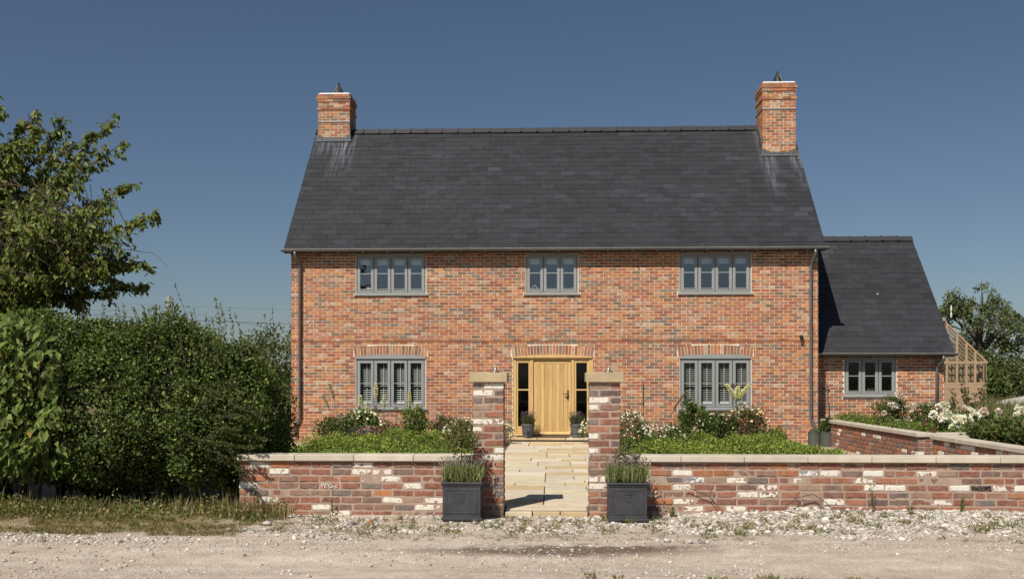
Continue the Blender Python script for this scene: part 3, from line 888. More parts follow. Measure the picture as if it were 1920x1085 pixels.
# ------------------------------------------------------------------ chimneys
def chimney(x0, x1, y0, band, cowl_x):
    top = 9.46; y1 = y0 + 0.885
    base = REZ + (y0 - EY) * K - 0.25
    core = MB(); core.box(x0 + 0.005, x1 - 0.005, y0 + 0.005, y1 - 0.005, base, top)
    ch = core.build('chimney', M['mortar'], house)
    bm_ = MB()
    prj = {0: 0.012, 1: 0.034, 2: 0.020, 5: 0.022}
    k = 0; z1 = top - 0.004
    leadband = MB()
    while z1 - 0.07 > base:
        z0 = z1 - 0.0625
        pr = prj.get(k, 0.0)
        if k == band:
            leadband.box(x0 - 0.012, x1 + 0.012, y0 - 0.012, y1 + 0.012, z1 - 0.045, z1 - 0.012)
            z1 -= 0.06; k += 1; continue
        X0, X1, Y0, Y1 = x0 - pr, x1 + pr, y0 - pr, y1 + pr
        if pr: bm_.box(X0 + 0.012, X1 - 0.012, Y0 + 0.012, Y1 - 0.012, z0 - 0.004, z1 + 0.004, (0.5, 0.38, 0.28, 0))
        W = X1 - X0; off = (k % 2) * 0.1125
        def segs(a, b):
            x = a - off; out = []
            while x < b:
                p, q = max(x, a), min(x + 0.2130, b)
                if q - p > 0.03: out.append((p, q))
                x += 0.2255
            return out
        for a, b in segs(X0, X1):
            bm_.box(a, b, Y0, Y0 + 0.06, z0, z1, brick_col(a, z0 + 30)); bm_.box(a, b, Y1 - 0.06, Y1, z0, z1, brick_col(a, z0 + 30))
        for a, b in segs(Y0 + 0.07, Y1 - 0.07):
            bm_.box(X0, X0 + 0.06, a, b, z0, z1, brick_col(a, z0 + 30)); bm_.box(X1 - 0.06, X1, a, b, z0, z1, brick_col(a, z0 + 30))
        z1 -= 0.075; k += 1
    bm_.build('brick_courses', M['brick'], ch, kind='stuff')
    leadband.build('lead_tray', M['lead'], ch)
    fl = MB(); n = 10
    fl.add([(x0 - 0.005, y0 - 0.005, top), (x1 + 0.005, y0 - 0.005, top), (x1 + 0.005, y1 + 0.005, top), (x0 - 0.005, y1 + 0.005, top),
            (x0 + 0.05, y0 + 0.05, top + 0.045), (x1 - 0.05, y0 + 0.05, top + 0.045), (x1 - 0.05, y1 - 0.05, top + 0.045), (x0 + 0.05, y1 - 0.05, top + 0.045)],
           [(0, 1, 5, 4), (1, 2, 6, 5), (2, 3, 7, 6), (3, 0, 4, 7), (4, 5, 6, 7)])
    fl.build('flaunching', M['lime'], ch)
    # lead apron and corner pieces
    zb = REZ + (y0 - EY) * K
    ap = MB(); ap.box(x0 - 0.01, x1 + 0.01, y0 - 0.016, y0 - 0.002, zb - 0.01, zb + 0.10)
    ap.box(x0 - 0.03, x0 + 0.10, y0 - 0.026, y0 - 0.0165, zb - 0.03, zb + 0.17); ap.box(x1 - 0.10, x1 + 0.03, y0 - 0.026, y0 - 0.0165, zb - 0.03, zb + 0.17)
    nv = Vector((0, -K, 1)).normalized(); dn = Vector((0, -1, -K)).normalized()
    p0 = Vector((0, y0 - 0.002, zb + 0.006)) + nv * 0.032
    p1 = p0 + dn * 0.06
    ap.add([(x0 - 0.05, p0.y, p0.z), (x1 + 0.05, p0.y, p0.z), (x1 + 0.05, p1.y, p1.z), (x0 - 0.05, p1.y, p1.z)], [(0, 1, 2, 3)])
    for xa in (x0 - 0.012, x1 + 0.004):
        for j in range(5):
            yy = y0 + 0.15 * j; zz = REZ + (min(yy, RY) - EY) * K - max(0, yy - RY) * K
            ap.box(xa, xa + 0.008, yy, yy + 0.17, zz, zz + 0.26 + 0.1)
    ap.build('lead_flashing', M['lead'], ch)
    cw = MB()                       # wire pyramid guard with cap
    cy = (y0 + y1) / 2
    zt = top + 0.045
    cw.lathe([(0.19, 0.0), (0.19, 0.02), (0.165, 0.03)], cowl_x, cy, zt, 16)
    for i in range(8):
        t = 2 * math.pi * i / 8
        cw.tube([(cowl_x + 0.185 * math.cos(t), cy + 0.185 * math.sin(t), zt + 0.02), (cowl_x + 0.02 * math.cos(t), cy + 0.02 * math.sin(t), zt + 0.34)], 0.010, 5)
    cw.lathe([(0.165, 0.03), (0.02, 0.33)], cowl_x, cy, zt, 16)
    cw.lathe([(0.032, 0.32), (0.036, 0.34), (0.03, 0.38), (0.012, 0.395)], cowl_x, cy, zt, 12)
    cw.build('chimney_cowl', M['iron'], ch)
chimney(-6.50, -5.615, 27.95, 10, -6.02)
chimney(5.625, 6.51, 27.35, 9, 6.13)

# ------------------------------------------------------------------ side wing
wh = [(7.31, 8.60, 1.14, 2.08)]
wm = MB(); wall_sheet(wm, HX + 0.002, WX1 - 0.008, 0, 2.3, wh, WY + 0.0045, WY + 0.3)
wwall = wm.build('wing_wall', M['mortar'], house)
wsill = [(7.26, 8.65, 1.08, 1.14)]
for k in range(30):
    z0 = k * 0.075 + 0.0055; z1 = z0 + 0.0642
    for a, b in course_segments(HX + 0.002, WX1, z0, z1, wh + wsill, [], (k + 1) % 2):
        bm_rest.box(a, b, WY + random.uniform(-0.002, 0.002), WY + 0.026, z0, z1, brick_col(a, z0 + 7), nofar=True)
bm_rest.build('brickwork', M['brick'], house, kind='stuff')
WEY, WEZ, WRY = WY - 0.25, 2.18, 28.46
m = MB(); ap_ = WEZ + (WRY - WEY) * K - 0.12; ze = WEZ + (WY - WEY) * K - 0.12
m.prism([(WY + 0.012, 0), (2 * WRY - WY, 0), (2 * WRY - WY, ze), (WRY, ap_), (WY + 0.012, ze)], WX1 - 0.28, WX1, axis='x'); m.build('gable_wall', M['walltex'], house)
m = MB(); m.box(HX, WX1 - 0.28, 2 * WRY - WY - 0.28, 2 * WRY - WY, 0, 2.4); m.build('rear_wall', M['walltex'], house)
m = MB(); m.box(HX, WX1 - 0.28, WY + 0.3, WRY + 2.4, -0.004, 0.1); m.box(HX, WX1 - 0.28, WY + 0.3, WRY + 2.4, 2.35, 2.39); m.build('room_lining', M['room'], house)
window(7.955, 1.29, 1.14, 2.055, 3, WY, blind=False, head=True, glass='glass_thin')
b_ = MB(); b_.box(7.36, 8.55, WY + 0.17, WY + 0.19, 1.96, 2.06); b_.build('blind', M['blind'], house)
roof_slope(HX + 0.01, 9.95, WEY, WEZ, WRY, 0, house, 'wing')
g2 = gutter(HX + 0.02, 9.99, WEY - 0.02, WEZ - 0.005)
for i in range(6):
    x = 6.75 + i * 0.6
    m = MB(); m.box(x - 0.024, x + 0.024, WEY + 0.03, WY - 0.004, WEZ - 0.10, WEZ - 0.035); m.build('rafter_foot', M['oldwood'], house)
ypw = WY - 0.055
downpipe([(9.66, WEY - 0.02, 2.12), (9.66, WEY - 0.02, 2.04), (9.655, WEY, 2.0), (9.58, ypw - 0.01, 1.86), (9.575, ypw, 1.80), (9.575, ypw, 0.1)], 0.036, [(9.575, ypw, 1.66)])

# small fittings on the front wall
cc = MB()
cc.lathe([(0.045, 0), (0.045, 0.012)], 6.07, HY - 0.03, 2.60, 12)
cc.tube([(6.07, HY - 0.002, 2.61), (6.07, HY - 0.05, 2.61)], 0.012, 8)
cc.box(6.03, 6.11, HY - 0.11, HY - 0.04, 2.55, 2.60); cc.lathe([(0.01, 0), (0.034, 0.01), (0.036, 0.06), (0.02, 0.075)], 6.07, HY - 0.075, 2.475, 12)
cc.build('security_camera', M['iron'], label='small black security camera fixed high on the wall by the right downpipe', cat='camera')
for x, lab in ((-1.39, 'galvanised dome wall lamp to the left of the oak front door'), (1.38, 'galvanised dome wall lamp to the right of the oak front door')):
    t = thing('wall_lamp', (x, HY - 0.13, 1.72), lab, 'lamp', 'lamps beside the front door')
    a = MB(); a.lathe([(0.05, 0), (0.05, 0.02)], x, HY - 0.02, 1.74, 12); a.tube([(x, HY, 1.80), (x, HY - 0.06, 1.86), (x, HY - 0.13, 1.88), (x, HY - 0.16, 1.83)], 0.012, 8); a.build('arm', M['zinc'], t)
    s = MB(); s.lathe([(0.115, 0.0), (0.12, 0.008), (0.07, 0.035), (0.04, 0.06), (0.035, 0.10), (0.012, 0.13)], x, HY - 0.16, 1.715, 20); s.build('shade', M['zinc'], t, smooth=True)
    g = MB(); g.lathe([(0.015, -0.05), (0.045, -0.04), (0.05, 0.0), (0.045, 0.012)], x, HY - 0.16, 1.715, 16); g.build('globe', M['glass_thin'], t, smooth=True)
# ------------------------------------------------------------------ reclaimed-brick garden walls
OLD = [(0.33, 0.13, 0.085), (0.27, 0.115, 0.085), (0.37, 0.165, 0.10), (0.24, 0.135, 0.105), (0.44, 0.17, 0.075), (0.21, 0.14, 0.12), (0.18, 0.155, 0.14), (0.36, 0.25, 0.18), (0.31, 0.18, 0.135)]
OLDW = [0.20, 0.20, 0.14, 0.12, 0.07, 0.09, 0.06, 0.05, 0.07]
def old_col(white=0.13):
    c = np.array(random.choices(OLD, OLDW)[0]) * random.uniform(0.78, 1.08)
    u = random.random()
    a = random.uniform(0.75, 1.0) if u < white else (random.uniform(0.40, 0.55) if u < white + 0.05 else 0.0)
    return (*c, a)

def paint_at(wall, k, x, col):
    z = 0.601 - 0.045 - k * OC
    b = min((o for o in wall.children if o.name.startswith('brick')), key=lambda o: abs(WL[o.name].z - z) * 3 + abs(WL[o.name].x - x))
    b.color = col

def old_brick_mesh(L, D, Hh, seed):
    """worn brick: chamfered and knocked about"""
    r = random.Random(seed)
    bm = bmesh.new()
    bmesh.ops.create_cube(bm, size=1)
    for v in bm.verts: v.co = Vector((v.co.x * L, v.co.y * D, v.co.z * Hh))
    bmesh.ops.subdivide_edges(bm, edges=[e for e in bm.edges if abs((e.verts[0].co - e.verts[1].co).x) > L * 0.5], cuts=3)
    bmesh.ops.bevel(bm, geom=[e for e in bm.edges if e.calc_face_angle(0) > 1.0], offset=0.007, segments=1, affect='EDGES')
    for v in bm.verts:
        v.co += Vector((r.uniform(-1, 1) * 0.003, r.uniform(-1, 1) * 0.003, r.uniform(-1, 1) * 0.0032))
    me = bpy.data.meshes.new('brick'); bm.to_mesh(me); bm.free()
    me.materials.append(M['old_o'])
    for p in me.polygons: p.use_smooth = False
    return me
OB = [old_brick_mesh(0.224, 0.105, 0.0635, i) for i in range(8)]
OH = [old_brick_mesh(0.107, 0.105, 0.0635, 50 + i) for i in range(6)]
OC = 0.0815

def put_old(parent, x, y, z, half=False, rz=0.0, white=0.13, sx=1.0, color=None):
    o = link('brick', random.choice(OH if half else OB), parent, (x, y, z))
    o.rotation_euler = (random.gauss(0, 0.008), random.gauss(0, 0.010), rz + random.choice((0, math.pi)) * 0 + random.gauss(0, 0.006))
    o.scale = (sx, 1, 1)
    o.color = color or old_col(white)
    return o

def coping_row(parent, x0, x1, y0, y1, z0, z1, step, axis='x'):
    n = max(1, round((x1 - x0) / step)); st = (x1 - x0) / n
    for i in range(n):
        m = MB()
        a, b = x0 + i * st + 0.003, x0 + (i + 1) * st - 0.003
        if axis == 'x': m.box(a, b, y0, y1, z0, z1)
        else: m.box(y0, y1, a, b, z0, z1)
        o = m.build('coping_stone', M['stone_o'], parent, bevel=0.006)
        g = random.uniform(0.93, 1.06)
        o.color = (0.56 * g, 0.505 * g, 0.41 * g, 1)

def front_wall(x0, x1, courses, label, off0=0):
    t = thing('garden_wall', ((x0 + x1) / 2, 11.77, 0), label, 'wall', 'low garden walls along the lane')
    m = MB(); m.box(x0 + 0.006, x1 - 0.004, 11.6645, 11.875, -0.05, 0.601); m.build('mortar', M['mortar_old'], t)
    for k in range(courses):
        z = 0.601 - 0.045 - k * OC
        if z < -0.02: break
        x = x0 - (0.12 if (k + off0) % 2 else 0) + random.uniform(-0.012, 0.012)
        while x < x1 - 0.03:
            L = 0.228 * random.uniform(0.97, 1.03)
            half = random.random() < 0.06
            if half: L = 0.112
            a, b = max(x, x0), min(x + L, x1)
            x += L + random.uniform(0.010, 0.014)
            if b - a < 0.04: continue
            nominal = 0.110 if (b - a) < 0.16 else 0.228
            put_old(t, (a + b) / 2, 11.660 + 0.0525 + random.gauss(0, 0.0025), z + random.gauss(0, 0.0012), half=(b - a) < 0.16, sx=(b - a) / nominal, white=0.015)
    # rear face, seen only from inside the garden
    bmr = MB()
    for k in range(7):
        z = 0.601 - 0.045 - k * OC
        x = x0 + (0.12 if k % 2 else 0)
        while x < x1 - 0.2:
            bmr.box(x, x + 0.226, 11.86, 11.883, z - 0.033, z + 0.033, old_col()); x += 0.24
    bmr.build('rear_face', M['old'], t, kind='stuff')
    coping_row(t, x0 - 0.03, x1, 11.615, 11.935, 0.603, 0.672, 0.68)
    return t
lw = front_wall(-3.64, -0.905, 9, 'low reclaimed brick wall with stone coping, running left from the gate to the hedge', 1)
rw = front_wall(0.785, 7.2, 9, 'long low reclaimed brick wall with stone coping, right of the gate', 0)

WHT, BLU, BLK, PAT = (0.3, 0.12, 0.08, 0.63), (0.22, 0.24, 0.29, 0.45), (0.03, 0.026, 0.025, 0.0), (0.3, 0.12, 0.08, 0.55)
for k, x, c_ in ((0, -3.45, WHT), (0, -2.28, WHT), (1, -3.13, WHT), (1, -2.16, PAT), (1, -1.93, WHT), (2, -2.07, BLU), (2, -1.82, WHT), (3, -1.70, PAT), (5, -3.33, WHT), (5, -1.92, WHT), (5, -1.25, WHT), (6, -2.76, WHT), (6, -1.57, WHT), (6, -1.33, PAT), (7, -2.38, WHT)):
    paint_at(lw, k, x, c_)
for k, x, c_ in ((1, 1.39, WHT), (1, 2.87, BLU), (1, 3.13, WHT), (2, 1.26, WHT), (2, 1.74, BLU), (2, 1.99, WHT), (3, 1.39, WHT), (4, 2.25, WHT), (5, 1.44, PAT), (5, 3.13, WHT), (6, 1.51, WHT), (6, 2.03, WHT), (6, 2.74, WHT), (1, 4.30, WHT), (2, 4.43, BLU), (3, 3.55, WHT), (3, 3.79, WHT), (3, 4.56, WHT), (3, 4.81, BLK), (3, 5.07, PAT), (5, 4.30, WHT)):
    paint_at(rw, k, x, c_)

# the one brick with flaking red and white lettering
tx, tz = -2.51, 0.30
tb = min((o for o in lw.children if o.name.startswith('brick')), key=lambda o: (WL[o.name] - Vector((tx, 11.71, tz))).length)
tp = WL[tb.name].copy()
tb.color = (0.42, 0.015, 0.02, 0.0); tb['label'] = 'brick with remains of red and white painted lettering'
lt = MB()
zf = 11.6545; hx = 0.022
def stroke(pts, w=0.006):
    for (a, b), (c, d) in zip(pts[:-1], pts[1:]):
        p, q = Vector((a, 0, b)), Vector((c, 0, d)); mid = (p + q) / 2; ang = math.atan2((q - p).z, (q - p).x)
        lt.obox(Matrix.Translation((tp.x + mid.x, zf, tp.z + mid.z)) @ Matrix.Rotation(-ang, 4, 'Y'), (q - p).length + w * 0.8, 0.004, w)
stroke([(-0.10, 0.02), (-0.09, -0.02), (-0.075, 0.02)]); stroke([(-0.064, 0.024), (-0.062, -0.022)], 0.008); stroke([(-0.046, 0.022), (-0.046, -0.02), (-0.03, -0.02)])
stroke([(-0.046, 0.006), (-0.024, 0.012)]); stroke([(0.0, 0.022), (-0.020, 0.0), (0.004, -0.02)]); stroke([(0.012, -0.004), (0.028, 0.004), (0.03, -0.016), (0.012, -0.018), (0.012, -0.004)])
stroke([(0.064, 0.01), (0.088, 0.01), (0.088, -0.02), (0.064, -0.02), (0.064, 0.01)]); stroke([(-0.10, 0.026), (-0.02, 0.028)], 0.004)
lt.build('painted_lettering', m_simple('white_paint', (0.8, 0.78, 0.74), 0.8, var=0.15, scale=60), lw)

def pillar(x0, label, ph, whites):
    x1, y0, y1 = x0 + 0.352, 11.60, 11.952
    t = thing('gate_pillar', ((x0 + x1) / 2, (y0 + y1) / 2, 0), label, 'gate pillar', 'gate pillars')
    m = MB(); m.box(x0 + 0.005, x1 - 0.005, y0 + 0.005, y1 - 0.005, -0.05, 1.512); m.build('mortar', M['mortar_old'], t)
    k = 0; z = 1.512 - 0.043
    D = 0.105
    while z > -0.03:
        cw = (k + ph) % 2
        L = 0.228; w = 0.14; n0 = len(t.children)
        fst, fhd = whites.get(k, (None, None))
        if cw:   # stretchers start at the left on the front
            put_old(t, x0 + L / 2, y0 + D / 2, z, rz=0, white=0.0, color=fst); put_old(t, x1 - D / 2, y0 + L / 2, z, rz=R(90), white=0.0, color=fhd)
            put_old(t, x1 - L / 2, y1 - D / 2, z, rz=0, white=w); put_old(t, x0 + D / 2, y1 - L / 2, z, rz=R(90), white=w)
        else:
            put_old(t, x1 - L / 2, y0 + D / 2, z, rz=0, white=0.0, color=fst); put_old(t, x1 - D / 2, y1 - L / 2, z, rz=R(90), white=w)
            put_old(t, x0 + L / 2, y1 - D / 2, z, rz=0, white=w); put_old(t, x0 + D / 2, y0 + L / 2, z, rz=R(90), white=0.0, color=fhd)
        z -= OC + 0.0005; k += 1
    c = MB(); c.box(x0 - 0.04, x1 + 0.04, y0 - 0.04, y1 + 0.04, 1.513, 1.623)
    o = c.build('cap_stone', M['stone_o'], t, bevel=0.006); o.color = (0.46, 0.37, 0.235, 1)
    return t
RD, DB, GB = None, (0.14, 0.10, 0.09, 0), (0.21, 0.17, 0.165, 0)
pillar(-0.905, 'left square brick gate pillar with sandstone cap', 0, {0: (WHT, GB), 1: (WHT, DB), 2: (DB, GB), 3: (RD, RD), 4: (RD, RD), 5: (WHT, PAT), 6: (RD, WHT), 7: (RD, RD), 8: (RD, GB), 9: (RD, WHT), 10: (WHT, RD)})
pillar(0.425, 'right square brick gate pillar with sandstone cap', 1, {0: (RD, RD), 1: (DB, RD), 2: (WHT, DB), 3: (RD, PAT), 4: (RD, RD), 5: (RD, GB), 6: (RD, RD), 7: (RD, WHT), 8: (RD, DB), 9: (RD, WHT), 10: (RD, RD), 13: (PAT, WHT), 14: (WHT, RD)})

# ------------------------------------------------------------------ stone path and step
path_m = MB(); path_m.box(-0.98, 0.98, 11.953, 24.30, -0.06, 0.026); path_m.box(-0.55, 0.42, 11.72, 11.952, -0.06, 0.026)
path = path_m.build('path', m_simple('path_joint', (0.15, 0.13, 0.105), 0.95, bump=0.5), kind='structure')
SL = [(q[0] * 1.14, q[1] * 1.18, q[2] * 1.28) for q in [(0.50, 0.40, 0.235), (0.55, 0.46, 0.30), (0.47, 0.35, 0.19), (0.52, 0.44, 0.31), (0.58, 0.50, 0.36), (0.52, 0.43, 0.29), (0.50, 0.42, 0.30)]]
def slab(parent, a, b, c, d, z0, z1, name='paving_slab'):
    m = MB(); m.box(a + 0.007, b - 0.007, c + 0.007, d - 0.007, z0, z1 + random.uniform(-0.002, 0.002))
    o = m.build(name, M['stone_o'], parent, bevel=0.005)
    g = random.uniform(0.95, 1.06); cc = random.choice(SL); o.color = (cc[0] * g, cc[1] * g, cc[2] * g, 1)
y = 11.73; i = 0
while y < 24.28:
    dep = 0.40 if i == 0 else random.choice((0.44, 0.58, 0.58, 0.60))
    if y + dep > 24.1: dep = 24.29 - y
    xa, xb = (-0.97, 0.97) if y > 11.95 else (-0.54, 0.41)
    x = xa
    while x < xb - 0.02:
        wd = random.choice((0.44, 0.58, 0.87, 0.87, 0.72))
        if xb - (x + wd) < 0.2: wd = xb - x
        slab(path, x, x + wd, y, y + dep, 0.0, 0.046); x += wd
    y += dep; i += 1
for i in range(3):      # edge stones at the lane
    slab(path, -0.545 + i * 0.32, -0.545 + (i + 1) * 0.32, 11.62, 11.735, -0.03, 0.022, 'edge_stone')
step_m = MB(); step_m.box(-1.0, 1.02, 24.34, 24.97, -0.02, 0.085)
step = step_m.build('door_step', m_simple('step_riser', (0.22, 0.19, 0.15), 0.9, var=0.2), label='low sandstone step in front of the oak front door', cat='step')
for a, b in ((-1.04, -0.36), (-0.36, 0.33), (0.33, 1.06)):
    slab(step, a, b, 24.30, 24.98, 0.086, 0.12, 'step_slab')

# ------------------------------------------------------------------ raised planters on the right
def brick_run(mb, p, q, z0, z1, out):
    """rows of bricks on the face from p to q, proud towards 'out'"""
    p, q = Vector(p), Vector(q); d = (q - p); ln = d.length; d.normalize(); o = Vector(out)
    k = 0; z = z1 - 0.045
    res = []
    while z > z0 - 0.02:
        s = -0.12 if k % 2 else 0
        while s < ln - 0.03:
            a, b = max(s, 0), min(s + 0.228, ln)
            s += 0.24
            if b - a > 0.04: res.append((p + d * (a + b) / 2, b - a, z, math.atan2(d.y, d.x)))
        z -= OC; k += 1
    return res
def planter(name, x0, x1, y0, y1, top, label, white, solo_faces=True):
    t = thing(name, ((x0 + x1) / 2, (y0 + y1) / 2, 0), label, 'planter', 'raised brick planters')
    m = MB(); th = 0.22
    for a in ((x0, x1, y0, y0 + th), (x0, x1, y1 - th, y1), (x0, x0 + th, y0 + th, y1 - th), (x1 - th, x1, y0 + th, y1 - th)):
        m.box(a[0] + 0.006, a[1] - 0.006, a[2] + 0.006, a[3] - 0.006, -0.02, top - 0.068)
    m.build('mortar', M['mortar_old'], t)
    for p, ln, z, az in brick_run(None, (x0, y1, 0), (x0, y0, 0), 0, top - 0.07, (-1, 0, 0)):
        put_old(t, p.x + 0.0525 - 0.004, p.y, z, rz=az, sx=ln / 0.228 if ln > 0.16 else ln / 0.11, half=ln <= 0.16, white=white)
    for p, ln, z, az in brick_run(None, (x0 + 0.11, y0, 0), (min(x1, x0 + 2.4), y0, 0), 0, top - 0.07, (0, -1, 0)):
        put_old(t, p.x, p.y + 0.0525 - 0.004, z, rz=az, sx=ln / 0.228 if ln > 0.16 else ln / 0.11, half=ln <= 0.16, white=white)
    s = MB(); s.box(x0 + th - 0.02, x1 - th + 0.02, y0 + th - 0.02, y1 - th + 0.02, 0.0, top - 0.12); s.build('soil', M['soil'], t)
    coping_row(t, x0 - 0.04, x1 + 0.04, y0 - 0.04, y0 + th + 0.04, top - 0.066, top, 0.75)
    coping_row(t, x0 - 0.04, x1 + 0.04, y1 - th - 0.04, y1 + 0.04, top - 0.066, top, 0.75)
    coping_row(t, y0 + th + 0.042, y1 - th - 0.042, x0 - 0.04, x0 + th + 0.04, top - 0.066, top, 0.8, axis='y')
    coping_row(t, y0 + th + 0.042, y1 - th - 0.042, x1 - th - 0.04, x1 + 0.04, top - 0.066, top, 0.8, axis='y')
    return t
pa = planter('raised_planter', 6.33, 11.5, 17.8, 24.0, 0.615, 'far raised brick planter of roses beside the house wing', 0.03)
pb_ = planter('raised_planter', 6.34, 11.5, 12.6, 17.15, 0.615, 'near raised planter with whitish bricks behind the right end of the long wall', 0.30)

# small low-voltage spike lights standing on the planters
for x, y, z, lab in ((6.65, 17.95, 0.615, 'small copper garden light on the coping of the far planter'), (6.62, 18.3, 0.72, 'small copper garden light among the white roses')):
    s = MB(); s.tube([(x, y, z - 0.2 if z > 0.7 else z), (x, y, z + 0.03)], 0.012, 8); s.tube([(x - 0.02, y - 0.06, z + 0.045), (x + 0.02, y + 0.05, z + 0.07)], [0.04, 0.04], 12); s.tube([(x - 0.026, y - 0.08, z + 0.043), (x - 0.02, y - 0.06, z + 0.045)], [0.048, 0.046], 12)
    s.build('garden_light', m_simple('bronze', (0.10, 0.045, 0.03), 0.5, metal=0.4), label=lab, cat='light')

# ------------------------------------------------------------------ foliage colours
G_HEDGE = [(0.075, 0.098, 0.028), (0.055, 0.078, 0.022), (0.10, 0.12, 0.038), (0.13, 0.14, 0.05)]
G_JUN = [(0.20, 0.28, 0.042), (0.26, 0.34, 0.06), (0.14, 0.20, 0.032), (0.32, 0.36, 0.085)]
G_BUSH = [(0.08, 0.12, 0.03), (0.11, 0.15, 0.04), (0.06, 0.09, 0.025)]
G_BRIGHT = [(0.15, 0.20, 0.04), (0.20, 0.25, 0.06), (0.10, 0.14, 0.03)]
G_SILV = [(0.24, 0.26, 0.21), (0.30, 0.31, 0.26), (0.18, 0.20, 0.14)]
W_FLOW = [(0.82, 0.80, 0.72), (0.85, 0.82, 0.66), (0.80, 0.76, 0.70)]

def shrub(name, label, cat, x, y, z, rx, ry, rz, n_clump, per, llen, lwid, cols, group=None, flowers=None, up=0.3, stems=6, droop=0.0, squash=0.0, fl_r=0.02, fl_n=5):
    """leafy plant: stems, foliage and, where given, flowers = (count, colours)"""
    if y > 22.5 and abs(x) > 2.4 and abs(x) < 5.5: k_ = 1.22 if x > 0 else 1.05; rx *= k_; rz *= k_; n_clump = int(n_clump * k_ * k_)
    t = thing(name, (x, y, z), label, cat, group)
    sm = MB()
    for i in range(stems):
        a = random.uniform(0, 6.28); r = random.uniform(0.2, 0.75)
        sm.tube([(x + 0.02 * math.cos(a), y + 0.02 * math.sin(a), z - 0.01), (x + rx * r * 0.5 * math.cos(a), y + ry * r * 0.5 * math.sin(a), z + rz * 0.8), (x + rx * r * math.cos(a), y + ry * r * math.sin(a), z + rz * 1.6)], [0.008, 0.006, 0.003], 5)
    sm.build('stem', M['stem'], t)
    u = unit(n_clump); rr = rng.uniform(0.2, 1, n_clump) ** 0.5
    c = np.stack([x + u[:, 0] * rx * rr, y + u[:, 1] * ry * rr, z + rz + u[:, 2] * rz * rr], 1)
    c += 0.12 * rx * np.stack([vnoise(c[:, 0] * 6, c[:, 1] * 6, c[:, 2] * 6)] * 3, 1)
    lv = Leaves()
    clump(lv, c, min(rx, rz) * 0.30, per, llen, lwid, cols, up=up, droop=droop)
    lv.build('foliage', M['leaf'], t)
    if flowers:
        nf, fc = flowers
        u = unit(nf); u[:, 2] = np.abs(u[:, 2]) * 1.1 - 0.15; u[:, 1] -= 0.25
        fp = np.stack([x + u[:, 0] * rx * 1.03, y + u[:, 1] * ry * 1.03, z + rz + u[:, 2] * rz * 1.08], 1)
        fl = Leaves()
        flower_heads(fl, fp, fl_r, fl_n, fc)
        fl.build('flowers', M['petal'], t, kind='stuff')
    return t

def flower_heads(fl, fp, r, petals, cols):
    n = len(fp) * petals
    i = np.repeat(np.arange(len(fp)), petals)
    face = np.array([0, -0.75, 0.65]) + unit(len(fp)) * 0.5
    face /= np.linalg.norm(face, axis=1, keepdims=True)
    a = np.tile(np.arange(petals) * 2 * np.pi / petals, len(fp)) + rng.uniform(0, 0.4, n)
    f = face[i]
    ref = np.array([0.3, 0.2, 1.0]); s = np.cross(f, ref); s /= np.linalg.norm(s, axis=1, keepdims=True); v = np.cross(f, s)
    D = s * np.cos(a)[:, None] + v * np.sin(a)[:, None] + f * 0.35
    fl.add(fp[i], D, f, np.full(n, r) * rng.uniform(0.8, 1.2, n), np.full(n, r * 0.9), pal(n, cols, 0.05), fold=0.1)

# ------------------------------------------------------------------ beds and evergreen ground cover
sheet('flower_bed', -5.35, -1.02, 13.0, 24.85, 0.012, M['soil'])
sheet('flower_bed', 1.02, 5.35, 13.0, 24.85, 0.012, M['soil'])
def ground_cover(x0, x1, y0, y1, label, n=1900):
    lv = Leaves()
    X = rng.uniform(x0, x1, n); Y = y0 + (y1 - y0) * rng.uniform(0, 1, n) ** 0.85
    e = np.minimum(np.minimum(X - x0, x1 - X) / 0.5, np.minimum(Y - y0, (y1 - Y)) / 0.4).clip(0.12, 1) ** 0.5
    Z = (0.21 + 0.12 * vnoise(X * 1.9, Y * 1.4, X * 0) + 0.17 * vnoise(X * 4.2, Y * 2.6, X * 0 + 4)) * e
    C = np.stack([X, Y, Z], 1)
    clump(lv, C, 0.085, 15, 0.048, 0.022, G_JUN, up=0.45, out=0.9, jit=0.25, flat=0.8, clump_jit=0.34)
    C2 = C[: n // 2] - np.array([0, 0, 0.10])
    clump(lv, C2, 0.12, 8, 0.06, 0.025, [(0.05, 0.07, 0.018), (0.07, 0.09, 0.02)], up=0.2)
    return lv.build('ground_cover', M['leaf'], label=label, cat='ground cover', kind='stuff')
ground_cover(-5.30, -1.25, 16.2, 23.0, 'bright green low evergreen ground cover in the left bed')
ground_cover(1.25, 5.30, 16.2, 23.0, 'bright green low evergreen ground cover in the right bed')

# tall cream spikes
def spike(x, y, z0, xt, zt, head, r, label, cat='flower', grp='tall cream flower spikes', curve=0.0, col=((0.82, 0.79, 0.58), (0.88, 0.84, 0.64), (0.72, 0.70, 0.5))):
    t = thing('flower_spike', (x, y, z0), label, cat, grp)
    def pos(s): return Vector((x + (xt - x) * s + curve * s * (1 - s) * 4, y, z0 + (zt - z0) * s))
    sm = MB(); sm.tube([pos(i / 8) for i in range(9)], [0.007] * 6 + [0.006, 0.005, 0.003], 6); sm.build('stem', M['stem'], t)
    tot = (pos(1) - pos(0)).length; s0 = 1 - head / tot
    lv = Leaves(); n = int(head * 1500)
    s = rng.uniform(s0, 1, n); prof = np.sin(np.clip((s - s0) / (1 - s0), 0, 1) * np.pi * 0.86 + 0.28).clip(0.12, 1)
    a = rng.uniform(0, 6.28, n)
    P = np.array([pos(q) for q in s])
    rad = np.stack([np.cos(a), np.sin(a), np.full(n, 0.35)], 1)
    P = P + rad * (r * prof * 0.55)[:, None]
    lv.add(P, rad + unit(n) * 0.3, unit(n), np.full(n, r * 0.75), np.full(n, r * 0.5), pal(n, col, 0.12))
    lv.build('flower_head', M['petal'], t)
    return t
SP = 'tall cream flower spikes'
